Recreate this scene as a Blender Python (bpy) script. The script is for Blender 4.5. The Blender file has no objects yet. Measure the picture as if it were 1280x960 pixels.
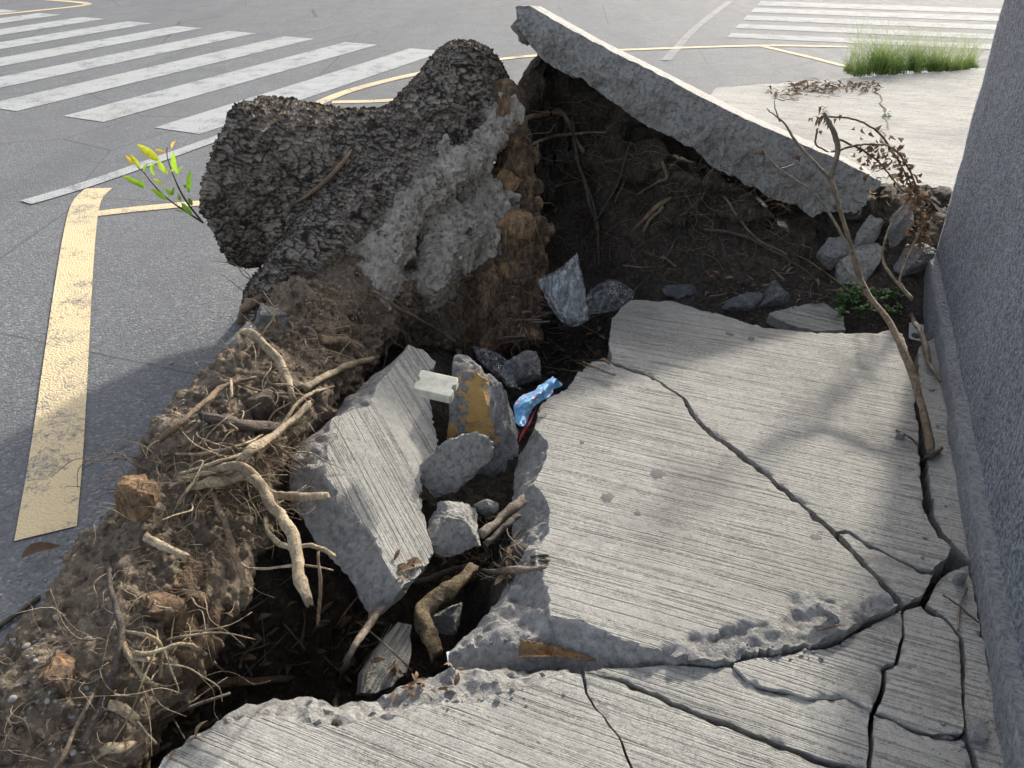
import bpy, bmesh, math, random
import numpy as np
from mathutils import Vector, Matrix
from mathutils.bvhtree import BVHTree
from mathutils.geometry import delaunay_2d_cdt

scene = bpy.context.scene
COL = scene.collection
random.seed(7); RNG = np.random.default_rng(7)
R = math.radians

# ------------------------------------------------------------------ camera, sky, sun, exposure
CAM_H, PITCH, FPX = 1.55, 32.8, 961.0
cam_d = bpy.data.cameras.new('camera'); cam = bpy.data.objects.new('camera', cam_d); COL.objects.link(cam)
cam.location = (0, 0, CAM_H); cam.rotation_euler = (R(90 - PITCH), 0, 0)
cam_d.sensor_width = 36; cam_d.lens = 36 * FPX / 1280; cam_d.clip_start = 0.05; cam_d.clip_end = 2000
scene.camera = cam

SUN_AZ, SUN_EL = 28.0, 23.5
w = bpy.data.worlds.new('World'); scene.world = w; w.use_nodes = True
nt = w.node_tree; bg = nt.nodes['Background']
sky = nt.nodes.new('ShaderNodeTexSky'); sky.sky_type = 'NISHITA'; sky.sun_disc = False
sky.sun_elevation = R(SUN_EL); sky.sun_rotation = R(SUN_AZ); sky.air_density = 0.8; sky.dust_density = 2.5; sky.ozone_density = 0.25
hs = nt.nodes.new('ShaderNodeHueSaturation'); hs.inputs['Saturation'].default_value = 0.5     # hazy, whitish sky
nt.links.new(sky.outputs[0], hs.inputs['Color']); nt.links.new(hs.outputs[0], bg.inputs[0]); bg.inputs[1].default_value = 0.15
sd = bpy.data.lights.new('sun', 'SUN'); sd.energy = 2.45; sd.angle = R(2.6); sd.color = (1.0, 0.945, 0.84)
sun = bpy.data.objects.new('sun', sd); COL.objects.link(sun)
SV = Vector((math.sin(R(SUN_AZ)) * math.cos(R(SUN_EL)), math.cos(R(SUN_AZ)) * math.cos(R(SUN_EL)), math.sin(R(SUN_EL))))
sun.rotation_euler = SV.to_track_quat('Z', 'Y').to_euler(); sun.location = SV * 30
scene.view_settings.view_transform = 'Standard'; scene.view_settings.look = 'None'
scene.view_settings.exposure = 1.52; scene.view_settings.gamma = 1.0
scene.view_settings.use_curve_mapping = False

# ------------------------------------------------------------------ helpers: surveying (photo sight lines to ground positions)
_cp, _sp = math.cos(R(PITCH)), math.sin(R(PITCH))
CAMP = Vector((0, 0, CAM_H))
def ray(px, py):
    a, b = (px - 640) / FPX, (480 - py) / FPX
    return Vector((a, _cp + b * _sp, -_sp + b * _cp))
def G(px, py, z=0.0):
    d = ray(px, py); t = (z - CAM_H) / d.z
    return CAMP + d * t
def Y(px, py, y):
    d = ray(px, py); return CAMP + d * (y / d.y)
def PL(px, py, p0, n):
    d = ray(px, py); t = (p0 - CAMP).dot(n) / d.dot(n); return CAMP + d * t
def mpp(p):  # metres per photo pixel at a point
    return ((p - CAMP).dot(Vector((0, _cp, -_sp)))) / FPX

# ------------------------------------------------------------------ helpers: noise
def _hash(ix, iy, iz, seed):
    h = (ix.astype(np.int64) * 374761393 + iy.astype(np.int64) * 668265263 + iz.astype(np.int64) * 2147483647 + seed * 974634777) & 0xFFFFFFFF
    h = ((h ^ (h >> 13)) * 1274126177) & 0xFFFFFFFF
    h = ((h ^ (h >> 15)) * 2246822519) & 0xFFFFFFFF
    h = h ^ (h >> 16)
    return (h & 0xFFFFFF).astype(np.float32) / np.float32(0xFFFFFF)
def vnoise(P, seed=0):
    P = np.asarray(P, np.float32); I = np.floor(P).astype(np.int64); F = P - I; F = F * F * F * (F * (F * 6 - 15) + 10)
    out = 0
    for dx in (0, 1):
        wx = F[:, 0] if dx else 1 - F[:, 0]
        for dy in (0, 1):
            wy = F[:, 1] if dy else 1 - F[:, 1]
            for dz in (0, 1):
                wz = F[:, 2] if dz else 1 - F[:, 2]
                out = out + wx * wy * wz * _hash(I[:, 0] + dx, I[:, 1] + dy, I[:, 2] + dz, seed)
    return out * 2 - 1
def fbm(P, octv=4, seed=0, gain=0.5):
    P = np.asarray(P, np.float32); s = 0; a = 1.0
    for o in range(octv):
        s = s + a * vnoise(P * (2.03 ** o) + o * 17.3, seed + o); a *= gain
    return s
def worley(P, seed=0):
    P = np.asarray(P, np.float32); I = np.floor(P).astype(np.int64); F = (P - I).astype(np.float32)
    f1 = np.full(len(P), 9, np.float32); f2 = f1.copy(); cid = np.zeros(len(P), np.float32)
    for dx in (-1, 0, 1):
        for dy in (-1, 0, 1):
            for dz in (-1, 0, 1):
                a, b, c = I[:, 0] + dx, I[:, 1] + dy, I[:, 2] + dz
                h = _hash(a, b, c, seed)
                ex = dx + h - F[:, 0]; ey = dy + (h * 57.31) % 1.0 - F[:, 1]; ez = dz + (h * 911.7) % 1.0 - F[:, 2]
                d = ex * ex + ey * ey + ez * ez
                m = d < f1
                f2 = np.where(m, f1, np.minimum(f2, d)); cid = np.where(m, h, cid); f1 = np.where(m, d, f1)
    return np.sqrt(f1), np.sqrt(f2), cid
def worley_vec(P, seed=0):
    """distance to the nearest and second cell, cell id and the offset from the nearest cell's middle"""
    P = np.asarray(P, np.float32); I = np.floor(P).astype(np.int64); F = (P - I).astype(np.float32)
    f1 = np.full(len(P), 9, np.float32); f2 = f1.copy(); cid = np.zeros(len(P), np.float32); ox = cid.copy(); oy = cid.copy()
    for dx in (-1, 0, 1):
        for dy in (-1, 0, 1):
            for dz in (-1, 0, 1):
                h = _hash(I[:, 0] + dx, I[:, 1] + dy, I[:, 2] + dz, seed)
                ex = dx + h - F[:, 0]; ey = dy + (h * 57.31) % 1.0 - F[:, 1]; ez = dz + (h * 911.7) % 1.0 - F[:, 2]
                d = ex * ex + ey * ey + ez * ez; m = d < f1
                f2 = np.where(m, f1, np.minimum(f2, d)); cid = np.where(m, h, cid); ox = np.where(m, ex, ox); oy = np.where(m, ez, oy); f1 = np.where(m, d, f1)
    return np.sqrt(f1), np.sqrt(f2), cid, ox, oy
def sstep(a, b, x):
    t = np.clip((x - a) / (b - a), 0, 1); return t * t * (3 - 2 * t)

# ------------------------------------------------------------------ helpers: objects
BV, BF = [], []        # solid surfaces that later things are laid on
_bvh = [None]
def solid(V, F):
    o = len(BV); BV.extend([tuple(v) for v in V]); BF.extend([[i + o for i in f] for f in F]); _bvh[0] = None
def bvh():
    if _bvh[0] is None: _bvh[0] = BVHTree.FromPolygons(BV, BF)
    return _bvh[0]
def hit(px, py, lift=0.0):
    d = ray(px, py).normalized(); h = bvh().ray_cast(CAMP, d)
    if h[0] is None: return G(px, py, -0.15)
    return h[0] + Vector((0, 0, 1)) * lift * 0.6 - d * lift * 0.6
def hitn(px, py):
    d = ray(px, py).normalized(); h = bvh().ray_cast(CAMP, d)
    if h[0] is None: return G(px, py, -0.15), Vector((0, 0, 1))
    n = h[1]
    if n.dot(d) > 0: n = -n
    return h[0], n
def drop(x, y, z=3.0):
    h = bvh().ray_cast(Vector((x, y, z)), Vector((0, 0, -1))); return h[0] if h[0] else Vector((x, y, -0.15))

def tag(o, label=None, cat=None, group=None, kind=None):
    if label: o['label'] = label
    if cat: o['category'] = cat
    if group: o['group'] = group
    if kind or cat: o['kind'] = kind or 'thing'
    return o
def empty(name, loc):
    o = bpy.data.objects.new(name, None); COL.objects.link(o); o.location = loc; o.empty_display_size = 0.1; return o
def wloc(o):
    p = Vector((0, 0, 0))
    while o: p += o.location; o = o.parent
    return p
def mk(name, V, F, mats, parent=None, rest=None, attrs=None, fmat=None, smooth=True, sol=False):
    """one mesh object from world-space vertices; its origin goes to the middle of its base"""
    V = np.asarray([tuple(v) for v in V] if not isinstance(V, np.ndarray) else V, np.float32)
    if sol: solid(V.tolist(), F if not isinstance(F, np.ndarray) else F.tolist())
    lo, hi = V.min(0), V.max(0); org = Vector(((lo[0] + hi[0]) / 2, (lo[1] + hi[1]) / 2, lo[2]))
    me = bpy.data.meshes.new(name)
    L = V - np.array(org, np.float32)
    me.from_pydata(L.tolist(), [], F.tolist() if isinstance(F, np.ndarray) else F)
    for m in (mats if isinstance(mats, (list, tuple)) else [mats]): me.materials.append(m)
    a = me.attributes.new('rest', 'FLOAT_VECTOR', 'POINT')
    rr = V if rest is None else np.asarray(rest, np.float32)
    a.data.foreach_set('vector', rr.ravel())
    for k, v in (attrs or {}).items():
        at = me.attributes.new(k, 'FLOAT', 'POINT'); at.data.foreach_set('value', np.asarray(v, np.float32))
    if fmat is not None: me.polygons.foreach_set('material_index', np.asarray(fmat, np.int32))
    if smooth: me.polygons.foreach_set('use_smooth', np.ones(len(me.polygons), bool))
    me.update()
    o = bpy.data.objects.new(name, me); COL.objects.link(o)
    o.location = org - wloc(parent)
    o.parent = parent
    return o
class MB:
    """collects shapes for one mesh"""
    def __init__(s): s.V = []; s.F = []; s.A = []
    def add(s, V, F, a=0.0):
        o = len(s.V); s.V += [tuple(v) for v in V]; s.F += [[i + o for i in f] for f in F]; s.A += [a] * len(V)
    def build(s, name, mat, parent=None, **k): return mk(name, s.V, s.F, mat, parent, attrs={'var': s.A}, **k)

def spline(pts, n):
    pts = [Vector(p) for p in pts]
    if len(pts) == 2: return [pts[0].lerp(pts[1], i / (n - 1)) for i in range(n)]
    P = [pts[0] * 2 - pts[1]] + pts + [pts[-1] * 2 - pts[-2]]; out = []
    seg = len(pts) - 1
    for i in range(n):
        u = i / (n - 1) * seg; k = min(int(u), seg - 1); t = u - k
        a, b, c, d = P[k:k + 4]
        out.append(0.5 * ((2 * b) + (c - a) * t + (2 * a - 5 * b + 4 * c - d) * t * t + (3 * b - a - 3 * c + d) * t ** 3))
    return out
def tube(pts, radii, n=None, seg=8, wob=0.0, seed=0, knob=0.0):
    """tapered tube with closed, slightly ragged ends -> V,F"""
    n = n or max(6, len(pts) * 5); C = spline(pts, n); rs = random.Random(seed)
    m = len(radii)
    rad = []
    for i in range(n):
        u = i / (n - 1) * (m - 1); k = min(int(u), m - 2) if m > 1 else 0
        rad.append(radii[0] if m == 1 else radii[k] * (1 - (u - k)) + radii[k + 1] * (u - k))
    if wob:
        C = [c + Vector((rs.uniform(-1, 1), rs.uniform(-1, 1), rs.uniform(-1, 1))) * wob for c in C]
    V, F = [], []
    up = Vector((0.3, 0.2, 0.93)); prev = None
    ph = [rs.uniform(0, 6.28) for _ in range(3)]
    for i, c in enumerate(C):
        t = (C[min(i + 1, n - 1)] - C[max(i - 1, 0)]).normalized()
        if prev is None:
            a = t.cross(up); a = a.normalized() if a.length > 1e-3 else t.orthogonal().normalized()
        else: a = (prev - t * prev.dot(t)).normalized()
        prev = a; b = t.cross(a)
        kn = 1 + knob * rs.uniform(-1, 1)
        for j in range(seg):
            th = 2 * math.pi * j / seg
            r = rad[i] * kn * (1 + 0.13 * math.sin(2 * th + ph[0] + i * 0.3) + 0.09 * math.sin(3 * th + ph[1] - i * .2))
            e = 0
            if i in (0, n - 1): e = rs.uniform(-0.5, 0.7) * rad[i] * (1 if i else -1)
            V.append(c + (a * math.cos(th) + b * math.sin(th)) * r + t * e)
    for i in range(n - 1):
        for j in range(seg):
            F.append([i * seg + j, i * seg + (j + 1) % seg, (i + 1) * seg + (j + 1) % seg, (i + 1) * seg + j])
    k0 = len(V); V.append(C[0]); V.append(C[-1])
    for j in range(seg):
        F.append([k0, (j + 1) % seg, j]); F.append([k0 + 1, (n - 1) * seg + j, (n - 1) * seg + (j + 1) % seg])
    return V, F

# ------------------------------------------------------------------ helpers: materials
class NT:
    def __init__(s, name):
        s.m = bpy.data.materials.new(name); s.m.use_nodes = True; s.t = s.m.node_tree
        s.b = s.t.nodes['Principled BSDF']; s.out = s.t.nodes['Material Output']
    def n(s, typ, **kw):
        x = s.t.nodes.new('ShaderNode' + typ)
        for k, v in kw.items():
            if k in x.inputs: s.put(x.inputs[k], v)
            else: setattr(x, k, v)
        return x
    def put(s, sock, v):
        if isinstance(v, bpy.types.NodeSocket): s.t.links.new(v, sock)
        else:
            if isinstance(v, tuple) and len(v) == 3 and sock.type == 'RGBA': v = v + (1,)
            sock.default_value = v
    def attr(s, name, fac=False):
        x = s.n('Attribute', attribute_name=name); return x.outputs['Fac' if fac else 'Vector']
    def mapping(s, vec, scale=(1, 1, 1), rot=(0, 0, 0), loc=(0, 0, 0)):
        x = s.n('Mapping'); s.put(x.inputs['Vector'], vec); x.inputs['Scale'].default_value = scale
        x.inputs['Rotation'].default_value = rot; x.inputs['Location'].default_value = loc; return x.outputs[0]
    def noise(s, vec, scale, detail=4, rough=0.55, dist=0.0):
        x = s.n('TexNoise'); s.put(x.inputs['Vector'], vec); x.inputs['Scale'].default_value = scale
        x.inputs['Detail'].default_value = detail; x.inputs['Roughness'].default_value = rough; x.inputs['Distortion'].default_value = dist
        return x.outputs['Fac']
    def voro(s, vec, scale, feature='F1', out='Distance', rnd=1.0):
        x = s.n('TexVoronoi', feature=feature); s.put(x.inputs['Vector'], vec); x.inputs['Scale'].default_value = scale
        x.inputs['Randomness'].default_value = rnd
        return x.outputs[out]
    def ramp(s, fac, stops):
        x = s.n('ValToRGB'); s.put(x.inputs[0], fac); e = x.color_ramp.elements
        while len(e) < len(stops): e.new(0.5)
        for el, (p, c) in zip(e, stops):
            el.position = p; el.color = (c, c, c, 1) if not isinstance(c, tuple) else c + (1,)
        return x.outputs[0]
    def mix(s, f, a, b, mode='MIX'):
        x = s.n('Mix', data_type='RGBA', blend_type=mode); s.put(x.inputs[0], f); s.put(x.inputs[6], a); s.put(x.inputs[7], b); return x.outputs[2]
    def math(s, op, a, b=0.0, c=0.0):
        x = s.n('Math', operation=op); s.put(x.inputs[0], a); s.put(x.inputs[1], b)
        if op in ('MULTIPLY_ADD',): s.put(x.inputs[2], c)
        return x.outputs[0]
    def bump(s, h, strength=1.0, dist=0.01, normal=None):
        x = s.n('Bump'); s.put(x.inputs['Height'], h); x.inputs['Strength'].default_value = strength; x.inputs['Distance'].default_value = dist
        if normal is not None: s.put(x.inputs['Normal'], normal)
        return x.outputs[0]
    def fin(s, col=None, rough=None, normal=None, spec=None):
        if col is not None: s.put(s.b.inputs['Base Color'], col)
        if rough is not None: s.put(s.b.inputs['Roughness'], rough)
        if normal is not None: s.put(s.b.inputs['Normal'], normal)
        if spec is not None: s.put(s.b.inputs['Specular IOR Level'], spec)
        return s.m

def mat_asphalt():
    s = NT('asphalt'); p = s.attr('rest')
    v = s.voro(p, 100, out='Color'); vd = s.voro(p, 100)
    lum = s.n('SeparateColor'); s.put(lum.inputs[0], v)
    st = s.ramp(lum.outputs[0], [(0.0, (.085, .088, .093)), (.40, (.110, .114, .120)), (.8, (.135, .139, .145)), (1, (.21, .213, .215))])
    big = s.noise(p, 0.5, 5, .6); st = s.mix(s.ramp(big, [(.35, 0.0), (.7, .55)]), st, (.12, .12, .12))
    st = s.mix(s.ramp(s.noise(p, 3.0, 4), [(.45, 0.0), (.75, .35)]), st, (.075, .077, .08))
    st = s.mix(s.ramp(s.noise(s.mapping(p, (1.6, .25, 1), (0, 0, R(-25))), 1.0, 3), [(.45, 0.0), (.65, .35)]), st, (.085, .088, .093))
    st = s.mix(s.ramp(s.voro(p, .55, 'DISTANCE_TO_EDGE'), [(.0, .7), (.004, 0.0)]), st, (.05, .05, .05))
    h = s.math('MULTIPLY', vd, -1.0); nm = s.bump(h, .5, .005)
    nm = s.bump(s.noise(p, 30, 3), .3, .006, nm)
    return s.fin(st, s.ramp(s.noise(p, 8, 3), [(.3, .82), (.7, .92)]), nm, .07)
def mat_paint(name, col, wear=0.5):
    s = NT(name); p = s.attr('rest')
    n1 = s.noise(p, 5, 5, .65); n2 = s.voro(p, 100)
    wr = s.math('ADD', s.math('MULTIPLY', s.math('ADD', n1, s.math('MULTIPLY', s.math('SUBTRACT', s.noise(p, 40, 4, .7), .5), .5)), .95), s.math('MULTIPLY', n2, .22))
    f = s.ramp(wr, [(.48 + .2 * (1 - wear), 0.0), (.78 + .1 * (1 - wear), 1.0)])
    c = s.mix(f, col, (.125, .127, .132)); c = s.mix(s.ramp(s.noise(p, 1.2, 4), [(.4, 0.0), (.8, .35)]), c, (.25, .24, .22))
    nm = s.bump(s.math('MULTIPLY', n2, -1.0), .6, .006)
    return s.fin(c, .85, nm, .07)
def mat_broom(name, light=1.0):
    s = NT(name); p = s.attr('rest'); sp = s.attr('spall', True)
    q = s.mapping(p, (1.1, 105, 1)); q2 = s.mapping(p, (2.2, 240, 1)); q3 = s.mapping(p, (.5, 36, 1), loc=(3, 1, 0))
    wv = s.n('TexNoise'); s.put(wv.inputs['Vector'], s.mapping(p, (1, 1, 1))); wv.inputs['Scale'].default_value = 2.0
    g1 = s.noise(q, 1.0, 2, .6, 0); g2 = s.noise(q2, 1.0, 2, .6, 0); g3 = s.noise(q3, 1.0, 2, .5, 0)
    g = s.math('ADD', s.math('MULTIPLY', g1, .55), s.math('ADD', s.math('MULTIPLY', g2, .42), s.math('MULTIPLY', g3, .12)))
    groove = s.ramp(s.math('ADD', g, s.math('MULTIPLY', s.math('SUBTRACT', s.noise(p, 90, 3, .7), .5), .22)), [(.445, 0.0), (.50, .85), (.58, 1.0)])
    groove = s.math('MAXIMUM', groove, s.ramp(s.noise(p, 7, 4, .6), [(.50, 0.0), (.70, .85)]))
    base = s.mix(s.noise(p, 2.2, 5, .6), (.29 * light, .281 * light, .254 * light), (.41 * light, .397 * light, .36 * light))
    base = s.mix(s.ramp(s.noise(p, 45, 4, .7), [(.35, .38), (.6, 0.0)]), base, (.17, .165, .155))
    base = s.mix(s.ramp(s.noise(p, 6, 6, .7), [(.52, 0.0), (.70, .5)]), base, (.19, .185, .172))
    base = s.mix(s.ramp(s.noise(p, 1.6, 6, .65), [(.48, 0.0), (.66, .5)]), base, (.18, .172, .155))
    pit = s.ramp(s.voro(p, 120), [(.10, 1.0), (.22, 0.0)]); pit = s.math('MULTIPLY', pit, s.ramp(s.noise(p, 14, 2), [(.5, 0.0), (.6, 1.0)]))
    base = s.mix(s.math('MULTIPLY', pit, .6), base, (.09, .088, .08))
    col = s.mix(s.ramp(groove, [(0, .48), (1, 0.0)]), base, (.13, .124, .112))
    col = s.mix(s.ramp(s.noise(p, 220, 3, .7), [(.40, .40), (.55, 0.0)]), col, (.16, .152, .14))
    # hairline crazing
    cr = s.ramp(s.voro(p, 55, 'DISTANCE_TO_EDGE'), [(.0, .55), (.05, 0.0)])
    col = s.mix(s.math('MULTIPLY', cr, s.ramp(s.noise(p, 4, 3), [(.45, 0.0), (.6, .9)])), col, (.10, .098, .09))
    # broken concrete inside
    ag = s.voro(p, 75, out='Color'); agd = s.voro(p, 75); l2 = s.n('SeparateColor'); s.put(l2.inputs[0], ag)
    bro = s.mix(s.noise(p, 12, 5, .65), (.21, .205, .195), (.42, .405, .375)); bro = s.mix(s.math('MULTIPLY', s.ramp(l2.outputs[1], [(.6, 0.0), (1, .8)]), .7), bro, (.42, .41, .40))
    bro = s.mix(s.ramp(s.noise(p, 50, 4, .7), [(.35, .55), (.55, 0.0)]), bro, (.09, .088, .085))
    col = s.mix(sp, col, bro)
    hb = s.math('ADD', s.math('MULTIPLY', groove, .8), s.math('MULTIPLY', s.noise(p, 160, 3, .6), .22))
    hr = s.math('ADD', s.math('MULTIPLY', s.noise(p, 45, 6, .75), 3.0), s.math('MULTIPLY', agd, -.5))
    hx = s.n('Mix', data_type='FLOAT'); s.put(hx.inputs[0], sp); s.put(hx.inputs[2], hb); s.put(hx.inputs[3], hr)
    nm = s.bump(hx.outputs[0], .9, .009)
    return s.fin(col, .9, nm, .1)
def mat_rubble(name, a=(.19, .188, .185), b=(.40, .39, .37)):
    s = NT(name); p = s.attr('rest')
    c = s.mix(s.noise(p, 9, 6, .65), a, b)
    ag = s.voro(p, 70, out='Color'); l2 = s.n('SeparateColor'); s.put(l2.inputs[0], ag); agd = s.voro(p, 70)
    c = s.mix(s.math('MULTIPLY', s.ramp(l2.outputs[1], [(.65, 0.0), (1, .8)]), .6), c, (.40, .40, .40))
    c = s.mix(s.ramp(s.noise(p, 55, 4, .7), [(.36, .6), (.54, 0.0)]), c, (.10, .098, .095))
    h = s.math('ADD', s.math('MULTIPLY', s.noise(p, 40, 6, .72), 1.5), s.math('MULTIPLY', agd, -.4))
    return s.fin(c, .9, s.bump(h, 1.0, .022), .2)
def mat_yellowblock():
    s = NT('painted_concrete'); p = s.attr('rest'); v = s.attr('paint', True)
    c = s.mix(s.noise(p, 14, 6, .65), (.16, .16, .165), (.34, .33, .32))
    c = s.mix(s.ramp(s.noise(p, 55, 4, .7), [(.36, .6), (.54, 0.0)]), c, (.08, .08, .08))
    f = s.math('ADD', v, s.math('MULTIPLY', s.math('SUBTRACT', s.noise(p, 30, 6, .75), .53), 2.6))
    y = s.mix(s.noise(p, 34, 5, .7), (.36, .20, .06), (.66, .43, .16))
    c = s.mix(s.ramp(f, [(.45, 0.0), (.55, 1.0)]), c, y)
    return s.fin(c, .85, s.bump(s.noise(p, 50, 6, .75), 1.0, .025), .2)
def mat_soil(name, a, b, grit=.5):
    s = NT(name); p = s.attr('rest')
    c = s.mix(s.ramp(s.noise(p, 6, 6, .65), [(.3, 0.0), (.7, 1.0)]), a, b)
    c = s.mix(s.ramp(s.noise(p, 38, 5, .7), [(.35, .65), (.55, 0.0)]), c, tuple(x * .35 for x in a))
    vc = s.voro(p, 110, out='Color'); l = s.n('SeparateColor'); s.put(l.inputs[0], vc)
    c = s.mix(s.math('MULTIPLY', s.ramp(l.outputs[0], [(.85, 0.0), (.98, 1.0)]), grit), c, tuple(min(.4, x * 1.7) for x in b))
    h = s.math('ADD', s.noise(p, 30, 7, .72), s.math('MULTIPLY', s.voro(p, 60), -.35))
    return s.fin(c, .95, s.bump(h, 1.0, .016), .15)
def mat_bark():
    s = NT('bark'); p = s.attr('rest'); cav = s.attr('cav', True)
    q = s.mapping(p, (28, 75, 75))
    n1 = s.noise(q, 1.0, 6, .68, .3)
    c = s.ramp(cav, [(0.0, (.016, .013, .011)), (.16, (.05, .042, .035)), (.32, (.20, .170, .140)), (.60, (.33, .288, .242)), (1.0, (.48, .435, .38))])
    c = s.mix(s.ramp(n1, [(.4, .6), (.55, 0.0)]), c, (.025, .021, .018))
    c = s.mix(s.ramp(s.noise(p, 4.5, 4, .6), [(.55, 0.0), (.78, .55)]), c, (.20, .13, .08))
    c = s.mix(s.attr('dust', True), c, (.27, .245, .215))
    h = s.math('ADD', n1, s.math('MULTIPLY', s.noise(p, 160, 4, .7), .4))
    return s.fin(c, .92, s.bump(h, .9, .012), .12)
def mat_rotwood(bright=False):
    s = NT('bright_rotten_wood' if bright else 'rotten_wood'); p = s.attr('rest')
    q = s.mapping(p, (60, 60, 16))
    n1 = s.noise(q, 1.0, 6, .7, .6)
    c = s.ramp(s.noise(p, 11, 5, .65), [(.28, (.055, .040, .030)), (.46, (.13, .092, .062)), (.58, (.22, .15, .095)), (.66, (.38, .225, .11)), (.80, (.48, .36, .24))] if not bright else [(.25, (.085, .058, .038)), (.44, (.20, .13, .075)), (.60, (.36, .22, .115)), (.78, (.50, .38, .25))])
    c = s.mix(s.ramp(n1, [(.38, .75), (.58, 0.0)]), c, (.035, .022, .015))
    return s.fin(c, .85, s.bump(n1, 1.0, .02), .2)
def mat_root(name, a, b):
    s = NT(name); p = s.attr('rest')
    c = s.mix(s.ramp(s.noise(p, 30, 5, .65), [(.35, 0.0), (.68, 1.0)]), a, b)
    c = s.mix(s.ramp(s.noise(p, 120, 4, .7), [(.34, .6), (.5, 0.0)]), c, tuple(x * .4 for x in a))
    c = s.mix(s.ramp(s.noise(p, 12, 3), [(.50, 0.0), (.62, .6)]), c, (.12, .09, .065))
    return s.fin(c, .7, s.bump(s.noise(p, 140, 5, .65), 1.0, .008), .2)
def mat_leaf(name, cols, trans=.35, rough=.5):
    s = NT(name); v = s.attr('var', True); p = s.attr('rest')
    c = s.ramp(v, [(i / max(1, len(cols) - 1), k) for i, k in enumerate(cols)])
    c = s.mix(s.ramp(s.noise(p, 60, 3), [(.4, 0.0), (.7, .3)]), c, tuple(x * .5 for x in cols[0]))
    s.fin(c, rough, None, .4 if rough < .7 else .1)
    tr = s.n('BsdfTranslucent'); s.put(tr.inputs[0], c); mx = s.n('MixShader'); mx.inputs[0].default_value = trans
    s.t.links.new(s.b.outputs[0], mx.inputs[1]); s.t.links.new(tr.outputs[0], mx.inputs[2]); s.t.links.new(mx.outputs[0], s.out.inputs[0])
    return s.m
def mat_stucco():
    s = NT('grey_stucco'); p = s.attr('rest')
    n1 = s.noise(p, 58, 5, .75); n2 = s.voro(p, 110)
    c = s.mix(s.ramp(n1, [(.4, 0.0), (.6, 1.0)]), (.08, .088, .106), (.28, .302, .345))
    c = s.mix(s.ramp(s.noise(p, 1.3, 5), [(.4, 0.0), (.8, .35)]), c, (.24, .26, .295))
    c = s.mix(s.ramp(s.noise(s.mapping(p, (5, 5, .8)), 1.0, 5, .65), [(.52, 0.0), (.72, .4)]), c, (.09, .095, .105))
    h = s.math('ADD', n1, s.math('MULTIPLY', n2, -.5))
    return s.fin(c, .85, s.bump(h, 1.0, .02), .25)
def mat_plain(name, col, rough=.6, nscale=40, var=.25, bump=.3, bd=.004, spec=.4):
    s = NT(name); p = s.attr('rest')
    c = s.mix(s.ramp(s.noise(p, nscale, 5, .65), [(.3, 0.0), (.75, 1.0)]), tuple(x * (1 - var) for x in col), col)
    return s.fin(c, rough, s.bump(s.noise(p, nscale * 3, 4), bump, bd), spec)
def mat_film(name, tint, alpha, rough=.18):
    s = NT(name); p = s.attr('rest')
    s.fin(tint, rough, s.bump(s.noise(p, 60, 4, .6), .35, .004), .6)
    tr = s.n('BsdfTransparent'); tr.inputs[0].default_value = (.96, .97, .98, 1); mx = s.n('MixShader')
    f = s.ramp(s.noise(s.mapping(p, (60, 30, 9), (.3, .5, .2)), 1.0, 4, .6, .8), [(.40, alpha * .5), (.53, alpha), (.60, alpha + .17), (.66, alpha)])
    s.put(mx.inputs[0], f)
    s.t.links.new(tr.outputs[0], mx.inputs[1]); s.t.links.new(s.b.outputs[0], mx.inputs[2]); s.t.links.new(mx.outputs[0], s.out.inputs[0])
    return s.m
def mat_wrap():
    s = NT('printed_blue_film'); p = s.attr('rest')
    c = s.mix(s.ramp(s.noise(p, 28, 4, .6), [(.35, 0.0), (.65, 1.0)]), (.04, .17, .40), (.16, .40, .62))
    c = s.mix(s.ramp(s.voro(s.mapping(p, (1, 1, 3)), 38), [(.16, .8), (.2, 0.0)]), c, (.62, .66, .70))
    c = s.mix(s.ramp(s.noise(p, 45, 3), [(.60, 0.0), (.64, .8)]), c, (.45, .08, .12))
    return s.fin(c, .35, s.bump(s.noise(p, 70, 5, .65), .9, .012), .5)
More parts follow.
